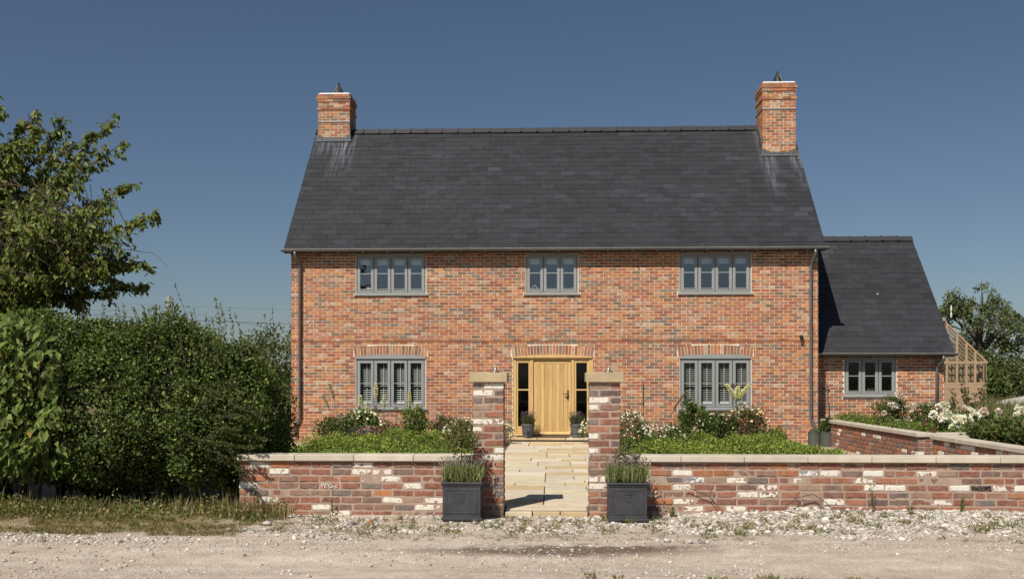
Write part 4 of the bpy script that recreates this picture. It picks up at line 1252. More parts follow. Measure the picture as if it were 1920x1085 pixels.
GREENSP = ((0.50, 0.50, 0.36), (0.6, 0.58, 0.42), (0.42, 0.42, 0.28))
spike(-5.05, 23.8, 0.3, -5.27, 1.44, 0.38, 0.035, 'leaning greenish spike, the taller of the pair left of the left shuttered window', col=GREENSP, curve=0.05)
spike(-5.12, 23.8, 0.3, -5.45, 1.18, 0.32, 0.032, 'leaning greenish spike, the leftmost and lower of the pair left of the left shuttered window', col=GREENSP, curve=0.06)
spike(-4.15, 23.8, 0.2, -4.16, 1.44, 0.36, 0.045, 'tall cream spike before the second casement of the left shuttered window')
spike(-3.98, 23.8, 0.2, -3.95, 1.18, 0.30, 0.042, 'cream spike between the second and third casements of the left shuttered window')
spike(-3.35, 23.8, 0.2, -3.36, 1.24, 0.36, 0.042, 'cream spike above the bright green shrub at the left shuttered window')
spike(-3.20, 23.8, 0.2, -3.20, 0.97, 0.22, 0.036, 'shortest cream spike, just right above the bright green shrub')
spike(-4.52, 23.8, 0.2, -4.53, 1.15, 0.55, 0.055, 'white flowering spire at the left edge of the left shuttered window', col=W_FLOW)
spike(-4.36, 23.8, 0.2, -4.36, 1.00, 0.45, 0.05, 'white flowering spire in the lower first casement of the left shuttered window', col=W_FLOW)
spike(2.12, 23.6, 0.2, 2.12, 1.45, 0.55, 0.022, 'thin brown seed spike right of the right gate pillar', 'seed head', None, col=((0.25, 0.16, 0.09), (0.32, 0.22, 0.13)))
spike(2.60, 23.7, 0.35, 3.15, 1.28, 0.5, 0.035, 'drooping dry beige grass plume left of the right shuttered window', 'seed head', None, col=((0.42, 0.31, 0.18), (0.5, 0.38, 0.22)), curve=-0.06)
for xt, zt, hd, cv, w in ((4.03, 1.42, 0.34, 0.05, 'leftmost'), (4.30, 1.38, 0.30, -0.02, 'second from left'), (4.43, 1.30, 0.22, -0.03, 'third from left'), (4.58, 1.44, 0.34, -0.08, 'rightmost')):
    spike(4.28, 23.6, 0.75, xt, zt, hd, 0.052, f'curved cream flower spike, {w} of the four fanning out before the right window', curve=cv, col=((0.84, 0.80, 0.58), (0.88, 0.85, 0.66)))
# dry round seed heads
for x, z, lab in ((-4.14, 0.87, 'round tan seed head on a thin stem under the second casement, left window'), (-3.66, 0.84, 'round tan seed head on a thin stem under the third casement, left window'), (4.20, 1.38, 'dark red round seed head among the curved cream spikes')):
    t = thing('seed_head', (x, 23.7, 0.2), lab, 'seed head', 'round seed heads')
    s = MB(); s.tube([(x + 0.01, 23.7, 0.2), (x, 23.7, z)], 0.005, 5); s.build('stem', M['stem'], t)
    lv = Leaves(); n = 160; u = unit(n)
    lv.add(np.array([x, 23.7, z]) + u * 0.03, u, unit(n), np.full(n, 0.03), np.full(n, 0.012), pal(n, [(0.36, 0.24, 0.12)] if x < 0 else [(0.10, 0.03, 0.03)], 0.2)); lv.build('flower_head', M['petal'], t)

bg_ = 'shrubs and perennials in front of the house'
# left bed
shrub('leafy_shrub', 'bright green upright shrub under the right end of the left shuttered window', 'shrub', -3.20, 23.5, 0.1, 0.29, 0.29, 0.36, 60, 26, 0.09, 0.035, [(0.10, 0.15, 0.03), (0.15, 0.20, 0.045), (0.20, 0.25, 0.07)], bg_, up=0.9)
shrub('conifer_shrub', 'dark feathery shrub between the bright shrub and the left gate pillar', 'shrub', -2.55, 23.6, 0.1, 0.30, 0.25, 0.26, 50, 26, 0.07, 0.018, [(0.05, 0.08, 0.035), (0.07, 0.10, 0.04)], bg_, up=0.9)
shrub('perennial_plant', 'leafy green perennial at the left end of the left bed', 'plant', -5.0, 23.3, 0.05, 0.55, 0.45, 0.26, 70, 22, 0.07, 0.04, G_BUSH, bg_)
shrub('perennial_plant', 'purple-flowered plant left of the white flowering spires', 'plant', -4.95, 23.9, 0.1, 0.18, 0.18, 0.30, 26, 18, 0.06, 0.03, G_BUSH, bg_, flowers=(16, [(0.10, 0.05, 0.16), (0.06, 0.03, 0.09)]), fl_r=0.035)
shrub('hollyhock', 'green leafy clump with white blooms under the left shuttered window', 'plant', -4.42, 23.7, 0.1, 0.42, 0.3, 0.33, 80, 20, 0.085, 0.05, [(0.12, 0.17, 0.04), (0.17, 0.21, 0.07), (0.09, 0.12, 0.03)], bg_, flowers=(26, W_FLOW), fl_r=0.04)
shrub('sedum', 'pink-flowered plant low under the left shuttered window', 'plant', -4.22, 23.2, 0.1, 0.28, 0.2, 0.17, 30, 20, 0.05, 0.03, [(0.14, 0.16, 0.12), (0.18, 0.2, 0.16)], bg_, flowers=(30, [(0.42, 0.12, 0.17), (0.34, 0.13, 0.18)]), fl_r=0.03)
shrub('lavender_clump', 'grey-mauve plant low under the left shuttered window', 'plant', -4.60, 23.2, 0.1, 0.24, 0.2, 0.17, 30, 18, 0.06, 0.02, [(0.16, 0.16, 0.15), (0.13, 0.12, 0.16)], bg_)
shrub('heuchera', 'reddish-brown leafy plant under the left shuttered window', 'plant', -3.78, 23.4, 0.1, 0.30, 0.22, 0.20, 36, 20, 0.06, 0.035, [(0.22, 0.10, 0.07), (0.14, 0.12, 0.05), (0.28, 0.15, 0.10)], bg_)
shrub('daisy_bush', 'white and cream daisy bush behind the wall, left of the left gate pillar', 'plant', -1.75, 20.0, 0.1, 0.42, 0.4, 0.34, 70, 20, 0.05, 0.02, G_BRIGHT, bg_, flowers=(80, W_FLOW), fl_r=0.024)
# beside the step
shrub('silver_plant', 'silvery plant with pale flowers beside the step, by the left gate pillar', 'plant', -1.12, 23.6, 0.02, 0.30, 0.32, 0.24, 46, 22, 0.055, 0.02, G_SILV, bg_, flowers=(70, [(0.8, 0.78, 0.6), (0.7, 0.68, 0.5), (0.7, 0.55, 0.12)]), fl_r=0.026)
shrub('daisy_bush', 'white daisy bush at the right edge of the door step', 'plant', 1.00, 23.7, 0.02, 0.36, 0.35, 0.33, 50, 20, 0.05, 0.02, G_BRIGHT, bg_, flowers=(130, W_FLOW), fl_r=0.026)
# right bed
shrub('daisy_bush', 'tall white daisy bush right behind the right gate pillar', 'plant', 1.55, 20.0, 0.1, 0.38, 0.4, 0.40, 70, 22, 0.06, 0.022, G_BUSH, bg_, flowers=(70, W_FLOW), fl_r=0.022)
shrub('daisy_bush', 'spreading white daisy clump in the right bed below the brown seed spike', 'plant', 2.25, 21.6, 0.1, 0.55, 0.4, 0.24, 60, 20, 0.05, 0.02, G_BUSH, bg_, flowers=(64, W_FLOW), fl_r=0.022)
shrub('laurel_shrub', 'narrow glossy green shrub at the left end of the right shuttered window', 'shrub', 3.15, 23.6, 0.1, 0.16, 0.16, 0.40, 36, 18, 0.10, 0.045, [(0.10, 0.15, 0.03), (0.14, 0.19, 0.05)], bg_, up=0.8)
shrub('laurel_shrub', 'smaller glossy green shrub under the first casement of the right shuttered window', 'shrub', 3.50, 23.5, 0.1, 0.16, 0.16, 0.33, 30, 18, 0.10, 0.045, [(0.10, 0.15, 0.03), (0.14, 0.19, 0.05)], bg_, up=0.8)
shrub('rose_bush', 'green bush with tiny pale flowers under the middle of the right window', 'shrub', 3.75, 23.2, 0.1, 0.42, 0.35, 0.27, 70, 22, 0.07, 0.04, G_BUSH, bg_, flowers=(40, [(0.6, 0.58, 0.48)]), fl_r=0.024)
shrub('rose_bush', 'rounded bush with apricot flowers under the right end of the right window', 'shrub', 4.42, 23.4, 0.1, 0.42, 0.35, 0.34, 80, 24, 0.06, 0.035, [(0.09, 0.12, 0.04), (0.14, 0.15, 0.05), (0.12, 0.08, 0.04)], bg_, flowers=(46, [(0.72, 0.48, 0.25), (0.75, 0.6, 0.38)]), fl_r=0.04)
shrub('perennial_plant', 'dark reddish low plant in front of the apricot-flowered bush', 'plant', 4.28, 22.9, 0.1, 0.26, 0.2, 0.14, 30, 18, 0.05, 0.03, [(0.10, 0.06, 0.04), (0.13, 0.09, 0.05)], bg_)
shrub('perennial_plant', 'low yellow-green plant right of the apricot-flowered bush', 'plant', 4.95, 23.2, 0.05, 0.35, 0.3, 0.17, 40, 18, 0.06, 0.03, G_BRIGHT, bg_, up=0.8)
shrub('perennial_plant', 'leafy green plant at the right foot of the tall daisy bush', 'plant', 2.85, 22.9, 0.05, 0.35, 0.3, 0.2, 40, 20, 0.06, 0.035, G_BUSH, bg_)

# ------------------------------------------------------------------ pots
def lavender(x, y, z, rx, ry, h, label, grp, n=900, purple=False):
    t = thing('lavender', (x, y, z), label, 'plant', grp)
    lv = Leaves()
    b = np.stack([x + rng.uniform(-rx, rx, n // 6), y + rng.uniform(-ry, ry, n // 6), np.full(n // 6, z)], 1)
    blades(lv, b, 6, h, h * 0.04, 0.36, [(0.27, 0.31, 0.12), (0.36, 0.39, 0.18), (0.20, 0.23, 0.09)] if not purple else [(0.11, 0.13, 0.06), (0.15, 0.16, 0.08), (0.08, 0.1, 0.05)], base_r=0.01)
    lv.build('foliage', M['leaf'], t)
    fl = Leaves(); k = n // 5
    a = rng.uniform(0, 6.28, k); rr = rng.uniform(0, 1, k) ** 0.5
    P = np.stack([x + np.cos(a) * rr * rx * 1.35, y + np.sin(a) * rr * ry * 1.35, z + h * rng.uniform(0.85, 1.30, k)], 1)
    D = np.stack([np.cos(a) * rr * 0.4, np.sin(a) * rr * 0.4, np.ones(k)], 1)
    fl.add(P, D, unit(k), np.full(k, h * 0.16), np.full(k, h * 0.06), pal(k, [(0.34, 0.30, 0.29), (0.42, 0.38, 0.35), (0.28, 0.22, 0.24)] if not purple else [(0.16, 0.10, 0.18), (0.20, 0.14, 0.18)], 0.15))
    fl.build('flowers', M['petal'], t)
    return t
def lead_planter(x0, label, lx):
    x1, y0, y1 = x0 + 0.44, 11.10, 11.54
    zb = -0.005; zt = 0.415
    t = thing('lead_planter', ((x0 + x1) / 2, 11.32, 0), label, 'planter', 'square lead planters by the gate')
    b = MB(); b.box(x0 + 0.012, x1 - 0.012, y0 + 0.012, y1 - 0.012, zb + 0.03, zt - 0.035); b.build('body', M['leadpot'], t, bevel=0.004)
    p = MB(); p.box(x0 - 0.002, x1 + 0.002, y0 - 0.002, y1 + 0.002, zb, zb + 0.03); p.box(x0 + 0.005, x1 - 0.005, y0 + 0.005, y1 - 0.005, zb + 0.031, zb + 0.045); p.build('plinth', M['leadpot'], t, bevel=0.006)
    r_ = MB(); r_.box(x0 - 0.010, x1 + 0.010, y0 - 0.010, y1 + 0.010, zt - 0.022, zt); r_.box(x0 + 0.002, x1 - 0.002, y0 + 0.002, y1 - 0.002, zt - 0.045, zt - 0.023); r_.build('rim', M['leadpot'], t, bevel=0.007)
    f = MB()
    fx0, fx1, fz0, fz1 = x0 + 0.045, x1 - 0.045, zb + 0.075, zt - 0.075
    for a in ((fx0, fx1, fz0, fz0 + 0.016), (fx0, fx1, fz1 - 0.016, fz1), (fx0, fx0 + 0.016, fz0 + 0.017, fz1 - 0.017), (fx1 - 0.016, fx1, fz0 + 0.017, fz1 - 0.017)):
        f.box(a[0], a[1], y0 + 0.007, y0 + 0.011, a[2], a[3])
    for s_ in (x0 + 0.003, x1 - 0.011):
        f.box(s_, s_ + 0.008, y0 + 0.06, y1 - 0.06, fz0, fz0 + 0.016); f.box(s_, s_ + 0.008, y0 + 0.06, y1 - 0.06, fz1 - 0.016, fz1)
    f.build('panel_moulding', M['leadpot'], t, bevel=0.003)
    e = MB(); cx, cz = (x0 + x1) / 2, 0.235            # raised shield emblem
    e.box(cx - 0.045, cx + 0.045, y0 + 0.005, y0 + 0.0115, cz + 0.052, cz + 0.058)
    e.prism([(cx - 0.035, cz + 0.04), (cx - 0.035, cz - 0.01), (cx, cz - 0.05), (cx + 0.035, cz - 0.01), (cx + 0.035, cz + 0.04)], y0 + 0.007, y0 + 0.0116)
    for pts in (((-0.015, 0.025), (0.018, 0.025)), ((0.018, 0.025), (-0.012, 0.0)), ((-0.012, 0.0), (0.015, -0.02))):
        (a, b2), (c, d2) = pts
        ang = math.atan2(d2 - b2, c - a); ln = math.hypot(c - a, d2 - b2)
        e.obox(Matrix.Translation((cx + (a + c) / 2, y0 + 0.0052, cz + (b2 + d2) / 2)) @ Matrix.Rotation(-ang, 4, 'Y'), ln + 0.006, 0.006, 0.007)
    e.build('emblem', M['leadpot'], t, bevel=0.002)
    s = MB(); s.box(x0 + 0.02, x1 - 0.02, y0 + 0.02, y1 - 0.02, zt - 0.034, zt - 0.012); s.build('soil', M['soil'], t)
    lavender((x0 + x1) / 2, 11.32, zt - 0.015, 0.20, 0.19, 0.20, lx, 'lavender in the lead planters', 1500)
    return t
lead_planter(-1.215, 'square lead planter in front of the left gate pillar', 'lavender filling the left lead planter')
lead_planter(0.61, 'square lead planter in front of the right gate pillar', 'lavender filling the right lead planter')
# little standard shrubs in the planters
def standard(x, y, z, h, r, n, label, cols, xo=0.0):
    t = thing('standard_shrub', (x, y, z), label, 'shrub', 'little standard shrubs in the planters')
    s = MB(); s.tube([(x, y, z), (x + 0.008, y, z + h * 0.5), (x + xo * 0.6, y, z + h)], [0.007, 0.006, 0.005], 6)
    for i in range(9):
        u = Vector(unit(1)[0]); u.z = abs(u.z)
        s.tube([(x + xo * 0.6, y, z + h * random.uniform(0.75, 1.0)), Vector((x + xo, y, z + h)) + u * r * 1.0], [0.004, 0.002], 5)
    s.build('trunk', M['bark'], t)
    lv = Leaves(); u = unit(n); rr = rng.uniform(0.15, 1, n) ** 0.5
    c = np.array([x + xo, y, z + h]) + u * (r * rr)[:, None] * np.array([1, 0.9, 1.05])
    clump(lv, c, r * 0.2, 9, 0.035, 0.02, cols, up=0.1)
    lv.build('crown', M['leaf'], t)
standard(-1.02, 11.32, 0.40, 0.50, 0.19, 120, 'small leafy standard shrub on a thin stem in the left lead planter', [(0.10, 0.13, 0.04), (0.16, 0.18, 0.06), (0.14, 0.09, 0.05), (0.22, 0.22, 0.08)])
standard(0.80, 11.32, 0.40, 0.28, 0.17, 34, 'sparse twiggy shrub on a thin stem in the right lead planter', [(0.14, 0.12, 0.06), (0.18, 0.15, 0.08), (0.2, 0.2, 0.1)], 0.02)

for x, lab, lab2 in ((-0.585, 'round grey zinc pot left of the oak front door', 'dark lavender in the zinc pot left of the front door'), (0.60, 'round grey zinc pot right of the oak front door', 'dark lavender in the zinc pot right of the front door')):
    t = thing('zinc_pot', (x, 24.68, 0.12), lab, 'plant pot', 'zinc pots by the front door')
    b = MB(); b.lathe([(0.115, 0.0), (0.12, 0.01), (0.155, 0.28), (0.168, 0.285), (0.168, 0.335), (0.155, 0.34), (0.145, 0.30)], x, 24.68, 0.121, 24); b.build('body', M['zincpot'], t, smooth=False)
    r_ = MB(); r_.lathe([(0.145, 0.07), (0.149, 0.075), (0.152, 0.09), (0.147, 0.095)], x, 24.68, 0.16, 24); r_.build('band', M['zincpot'], t)
    s = MB(); s.lathe([(0.14, 0.29), (0.142, 0.31)], x, 24.68, 0.121, 18); s.build('soil', M['soil'], t)
    lavender(x, 24.68, 0.43, 0.13, 0.13, 0.24, lab2, 'lavender by the front door', 700, True)
sh = MB(); sh.box(-0.60, -0.53, 24.40, 24.46, 0.1205, 0.26); sh.box(-0.615, -0.515, 24.385, 24.475, 0.1205, 0.135); sh.lathe([(0.03, 0), (0.04, 0.03), (0.025, 0.06)], -0.565, 24.43, 0.262, 10)
sh.build('boot_scraper', M['iron'], label='small dark ornament standing before the left zinc pot', cat='ornament')

# twin round pots at the right downpipe
for x, r, lab in ((6.02, 0.145, 'left of two round dark green-grey pots at the right downpipe'), (6.28, 0.16, 'right of two round dark green-grey pots, with a leafy climber')):
    t = thing('round_pot', (x, 23.4, 0.005), lab, 'plant pot', 'round pots at the right downpipe')
    b = MB(); b.lathe([(r, 0.0), (r, 0.30), (r + 0.008, 0.31), (r + 0.008, 0.335), (r - 0.015, 0.335), (r - 0.02, 0.29)], x, 23.4 + (0.12 if r < 0.15 else 0), 0.005, 24)
    b.build('body', m_simple('olive_grey_pot', (0.075, 0.082, 0.07), 0.55, var=0.12), t)
    s = MB(); s.lathe([(r - 0.02, 0.27), (r - 0.019, 0.285)], x, 23.4 + (0.12 if r < 0.15 else 0), 0.005, 16); s.build('soil', M['soil'], t)
shrub('pot_climber', 'leafy green climber growing in the right round pot', 'plant', 6.30, 23.4, 0.30, 0.17, 0.15, 0.16, 26, 14, 0.075, 0.06, [(0.08, 0.13, 0.04), (0.11, 0.16, 0.05)])
shrub('pot_plant', 'small low plant in the left round pot', 'plant', 6.02, 23.52, 0.29, 0.11, 0.11, 0.05, 12, 10, 0.05, 0.035, [(0.10, 0.15, 0.05)])

# long-handled spade leaning on the wing wall
sp = thing('garden_spade', (6.90, 25.52, 0.02), 'long-handled garden tool leaning on the wing wall beside the pots', 'spade')
s = MB(); s.tube([(6.91, 25.50, 0.25), (6.86, 25.60, 1.30)], 0.014, 8); s.build('shaft', M['oldwood'], sp)
s = MB(); s.tube([(6.80, 25.60, 1.36), (6.92, 25.60, 1.36)], 0.016, 8); s.tube([(6.81, 25.60, 1.355), (6.86, 25.60, 1.28)], 0.011, 6); s.tube([(6.91, 25.60, 1.355), (6.86, 25.60, 1.28)], 0.011, 6); s.build('grip', M['oldwood'], sp)
s = MB(); s.box(6.83, 6.99, 25.488, 25.50, 0.0, 0.27); s.build('blade', M['lead'], sp)

# ornaments behind the glass
orn = M['blind']
m = MB(); m.box(-4.62, -4.52, HY + 0.10, HY + 0.13, 3.70, 3.80)
for i in range(3): m.prism([(-4.62 + i * 0.035, 3.801), (-4.59 + i * 0.035, 3.801), (-4.605 + i * 0.035, 3.84)], HY + 0.10, HY + 0.13)
m.build('crown_ornament', orn, label='small white crown-shaped ornament on the sill inside the upper left window', cat='ornament')
pk = m_simple('pink_wood', (0.55, 0.38, 0.40), 0.8)
m = MB(); xc = -0.43
m.box(xc - 0.06, xc - 0.045, HY + 0.10, HY + 0.12, 3.70, 3.80); m.box(xc + 0.045, xc + 0.06, HY + 0.10, HY + 0.12, 3.70, 3.80); m.box(xc - 0.044, xc + 0.044, HY + 0.10, HY + 0.12, 3.70, 3.715); m.box(xc - 0.044, xc + 0.044, HY + 0.10, HY + 0.12, 3.745, 3.755)
m.prism([(xc - 0.075, 3.801), (xc - 0.055, 3.801), (xc, 3.86), (xc + 0.055, 3.801), (xc + 0.075, 3.801), (xc, 3.885)], HY + 0.10, HY + 0.12)
m.build('house_ornament', pk, label='small pink house-shaped ornament on the sill inside the upper middle window', cat='ornament')
m = MB(); m.lathe([(0.02, 0), (0.035, 0.01), (0.03, 0.05), (0.012, 0.08), (0.018, 0.10)], 0.50, HY + 0.12, 3.70, 12)
m.build('white_ornament', orn, label='tiny white figure on the sill inside the upper middle window, right corner', cat='ornament')
for i, x in enumerate((7.87, 7.98, 8.06)):
    m = MB(); m.lathe([(0.04, 0), (0.045, 0.02), (0.045, 0.10), (0.03, 0.12), (0.032, 0.14)], x, WY + 0.22, 1.18, 14)
    m.build('glass_jar', M['glass'], label=('leftmost', 'middle', 'rightmost')[i] + ' of three glass jars inside the wing window', cat='jar', group='jars inside the wing window')
# ------------------------------------------------------------------ roses and hedging in the raised planters
def roses(x, y, z, rx, rz, label, fl_cols, n_fl, fl_r=0.05, cols=G_BUSH, n=70, grp='rose bushes in the raised planters', leaf=0.06):
    t = thing('rose_bush', (x, y, z), label, 'rose bush', grp)
    sm = MB()
    for i in range(7):
        a = random.uniform(0, 6.28); r = random.uniform(0.3, 0.9)
        sm.tube([(x, y, z - 0.02), (x + rx * r * 0.6 * math.cos(a), y + rx * r * 0.6 * math.sin(a), z + rz), (x + rx * r * math.cos(a), y + rx * r * math.sin(a), z + rz * 1.9)], [0.009, 0.006, 0.003], 5)
    sm.build('stem', M['stem'], t)
    u = unit(n); rr = rng.uniform(0.1, 1, n) ** 0.6
    c = np.stack([x + u[:, 0] * rx * rr, y + u[:, 1] * rx * rr, z + rz + u[:, 2] * rz * rr], 1)
    lv = Leaves(); clump(lv, c, rx * 0.24, 17, leaf, leaf * 0.6, cols, up=0.2); lv.build('foliage', M['leaf'], t)
    for i in range(max(3, int(n_fl * 0.75))):
        a = random.uniform(-2.9, -0.2); e = random.uniform(-0.3, 1.1)
        p = np.array([x + rx * math.cos(a) * math.cos(e) * 1.05, y + rx * math.sin(a) * math.cos(e) * 1.05, z + rz + rz * math.sin(e) * 1.1])
        for j in range(random.choice((1, 1, 2, 3))):
            q = p + rng.normal(0, 0.05, 3); m_ = 34; r = fl_r * random.uniform(0.6, 1.15)
            fl = Leaves(); v = unit(m_); fl.add(q + v * r * 0.45, v + unit(m_) * 0.5, v, np.full(m_, r * 0.75), np.full(m_, r * 0.8), pal(m_, [random.choice(fl_cols)], 0.05), fold=0.25); fl.build('bloom', M['petal'], t)
WH = [(0.84, 0.80, 0.74), (0.82, 0.80, 0.72)]; PK = [(0.80, 0.62, 0.62), (0.82, 0.72, 0.70)]; OR = [(0.62, 0.20, 0.04), (0.55, 0.26, 0.08)]
roses(6.85, 20.6, 0.55, 0.36, 0.36, 'tall pink rose bush left of the others, in front of the wing window', PK, 7, 0.065)
roses(7.35, 20.0, 0.52, 0.34, 0.26, 'white rose bush right of the pink one in the far planter', WH, 6, 0.06)
roses(7.25, 18.7, 0.5, 0.40, 0.22, 'low white rose bush with the largest blooms, nearest the coping', WH, 12, 0.09)
roses(8.15, 19.8, 0.5, 0.45, 0.24, 'white rose bush below the wing downpipe', WH + PK, 13, 0.06)
roses(8.45, 18.6, 0.5, 0.45, 0.27, 'broad white rose bush in the middle right of the far planter', WH, 15, 0.065)
roses(9.2, 19.6, 0.5, 0.45, 0.30, 'white rose bush in front of the greenhouse', WH, 11, 0.055)
roses(9.1, 18.5, 0.5, 0.42, 0.25, 'orange-flowered rose bush at the right edge of the photo', OR + OR + WH, 16, 0.04)
roses(9.9, 20.2, 0.5, 0.5, 0.34, 'green rose bush with few white flowers before the field', WH, 7, 0.05)
def low_hedge(name, label, pts, w, h, z, n, cols, leaf=0.05, lw_=0.022):
    t = thing(name, (pts[0][0], pts[0][1], z), label, 'hedge')
    lv = Leaves(); s = rng.uniform(0, 1, n)
    p, q = np.array(pts[0]), np.array(pts[1])
    C = p + (q - p) * s[:, None] + rng.uniform(-w, w, (n, 2))
    Z = z + h * rng.uniform(0.3, 1, n) * (1 + 0.25 * vnoise(C[:, 0] * 3, C[:, 1] * 3, C[:, 0] * 0))
    clump(lv, np.column_stack([C, Z]), 0.09, 14, leaf, lw_, cols, up=0.8)
    lv.build('foliage', M['leaf'], t)
    sm = MB()
    for i in range(12):
        f = i / 11; sm.tube([(p[0] + (q[0] - p[0]) * f, p[1] + (q[1] - p[1]) * f, z - 0.05), (p[0] + (q[0] - p[0]) * f, p[1] + (q[1] - p[1]) * f, z + h * 0.7)], 0.008, 5)
    sm.build('stem', M['stem'], t)
low_hedge('low_hedge', 'low bright green hedge along the left coping of the far planter', ((6.68, 23.7), (6.72, 18.2)), 0.16, 0.20, 0.50, 420, G_BRIGHT)
low_hedge('low_hedge', 'low green hedge behind the front coping of the far planter', ((6.9, 18.25), (8.6, 18.2)), 0.13, 0.12, 0.50, 160, G_BRIGHT)
low_hedge('leafy_hedge', 'leafy shrubs with broad leaves filling the near planter', ((6.95, 16.5), (7.9, 13.6)), 0.34, 0.36, 0.50, 520, [(0.10, 0.14, 0.035), (0.14, 0.18, 0.05), (0.08, 0.11, 0.03), (0.16, 0.14, 0.06)], 0.085, 0.05)

# ------------------------------------------------------------------ hawthorn hedge
hedge = thing('hawthorn_hedge', (-6.4, 12.9, 0), 'tall dark green hawthorn hedge left of the house and garden wall', 'hedge')
def rbox(P, c, h, r):
    q = np.abs(P - c) - h + r
    return np.linalg.norm(np.maximum(q, 0), axis=1) + np.minimum(q.max(axis=1), 0) - r
N0 = 260000
P = np.stack([rng.uniform(-9.8, -3.0, N0), rng.uniform(11.2, 14.2, N0), rng.uniform(0.02, 2.6, N0)], 1)
d = rbox(P, np.array([-6.85, 12.95, 1.17]), np.array([3.36, 1.45, 1.02]), 0.85)
d += 0.30 * vnoise(P[:, 0] * 1.1, P[:, 1] * 1.1, P[:, 2] * 1.1) + 0.20 * vnoise(P[:, 0] * 2.6 + 7, P[:, 1] * 2.3, P[:, 2] * 2.3) + 0.09 * vnoise(P[:, 0] * 4, P[:, 1] * 4, P[:, 2] * 4)
d += np.clip((0.6 - P[:, 2]) / 0.6, 0, 1) * 0.25 * 0.3 + np.clip(P[:, 0] + 4.6, 0, 2) * np.clip(P[:, 2] - 1.1, 0, 2) * 0.42
front = (P[:, 1] < 13.2) | (P[:, 2] > 1.7) | (P[:, 0] > -4.2)
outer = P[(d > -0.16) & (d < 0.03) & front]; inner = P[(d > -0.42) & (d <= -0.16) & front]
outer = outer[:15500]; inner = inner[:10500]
lv = Leaves()
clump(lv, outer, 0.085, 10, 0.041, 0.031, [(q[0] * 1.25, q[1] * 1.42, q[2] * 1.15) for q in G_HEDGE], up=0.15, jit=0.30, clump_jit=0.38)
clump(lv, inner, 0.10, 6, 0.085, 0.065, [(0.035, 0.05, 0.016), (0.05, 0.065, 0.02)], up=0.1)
# upright shoots above the top
sh_m = MB()
def shoot(x, y, z, xt, zt, n=40, cols=G_BRIGHT + G_HEDGE, lf=0.035):
    pts = [Vector((x + (xt - x) * s + 0.02 * math.sin(s * 9 + x), y + 0.03 * math.sin(s * 5), z + (zt - z) * s)) for s in np.linspace(0, 1, 7)]
    sh_m.tube(pts, [0.005, 0.0045, 0.004, 0.003, 0.0025, 0.002, 0.0015], 5)
    s = rng.uniform(0.05, 1, n)
    Pp = np.array([(x + (xt - x) * q + 0.02 * math.sin(q * 9 + x), y + 0.03 * math.sin(q * 5), z + (zt - z) * q) for q in s])
    lv.add(Pp, unit(n) + np.array([0, 0, 0.4]), unit(n), lf * rng.uniform(0.6, 1.2, n), lf * 0.6 * rng.uniform(0.7, 1.2, n), pal(n, cols, 0.25))
for x, xt, zt, n in ((-4.45, -4.66, 2.72, 34), (-4.15, -4.16, 2.55, 60), (-4.3, -4.33, 2.45, 50), (-3.92, -3.9, 2.42, 50), (-3.75, -3.82, 2.35, 40), (-3.55, -3.30, 2.20, 34), (-3.5, -3.42, 2.02, 36),
                     (-4.75, -4.72, 2.46, 50), (-4.95, -4.98, 2.44, 44), (-5.25, -5.28, 2.52, 44), (-5.42, -5.40, 2.48, 40), (-5.7, -5.72, 2.46, 40), (-4.05, -4.08, 2.5, 44), (-3.35, -3.22, 1.75, 40), (-3.32, -3.2, 1.5, 34)):
    shoot(x, 12.3 + random.uniform(-0.3, 0.4), 1.75 if zt > 2 else 1.1, xt, zt, n)
for i in range(130):
    x = random.uniform(-9, -3.6); shoot(x, random.uniform(11.9, 13.4), 1.7, x + random.uniform(-0.12, 0.12), random.uniform(2.1, 2.5), 30)
# sprays hanging over the end of the wall
for i in range(34):
    x = random.uniform(-4.0, -3.35); z = random.uniform(0.65, 1.5); shoot(x - 0.25, random.uniform(11.3, 11.65), z, x + random.uniform(0.0, 0.25), z - random.uniform(-0.15, 0.25), 110, G_HEDGE)
lv.build('foliage', M['leaf'], hedge)
for i in range(26):
    x = -9.2 + i * 0.195 + random.uniform(-0.08, 0.08); y = random.uniform(12.0, 13.2)
    sh_m.tube([(x, y, -0.02), (x + random.uniform(-0.1, 0.1), y, 0.6), (x + random.uniform(-0.3, 0.3), y + random.uniform(-0.3, 0.3), 1.7)], [0.03, 0.024, 0.01], 6)
sh_m.build('branches', M['bark'], hedge)

# bush between the hedge and the house, further back
def bush(name, label, cat, x, y, z, rx, ry, rz, n, per, leaf, cols, group=None, mat='leaf_far', trunk=True):
    t = thing(name, (x, y, 0), label, cat, group)
    u = unit(n); rr = rng.uniform(0.35, 1, n) ** 0.5
    c = np.stack([x + u[:, 0] * rx * rr, y + u[:, 1] * ry * rr, z + u[:, 2] * rz * rr], 1)
    nn = vnoise(c[:, 0] * 2.2 / rx, c[:, 1] * 2.2 / rx, c[:, 2] * 2.2 / rx)
    c += u * (nn * 0.22 * rx)[:, None]
    lv = Leaves(); clump(lv, c, rx * 0.16, per, leaf, leaf * 0.6, cols, up=0.15, clump_jit=0.25)
    lv.build('crown', M[mat], t)
    s = MB(); s.tube([(x, y, -0.02), (x, y, z * 0.6), (x + 0.1, y, z)], [0.1 * rx, 0.07 * rx, 0.03 * rx], 7)
    for i in range(5):
        a = random.uniform(0, 6.28); s.tube([(x, y, z * 0.45), (x + rx * 0.6 * math.cos(a), y + ry * 0.6 * math.sin(a), z + rz * 0.3)], [0.05 * rx, 0.015 * rx], 5)
    s.build('trunk', M['bark'], t)
    return t
bush('garden_tree', 'rounded green tree just left of the house corner, behind the hedge', 'tree', -7.6, 27.5, 1.5, 1.35, 1.3, 1.45, 420, 16, 0.10, G_HEDGE + G_BUSH, mat='leaf')

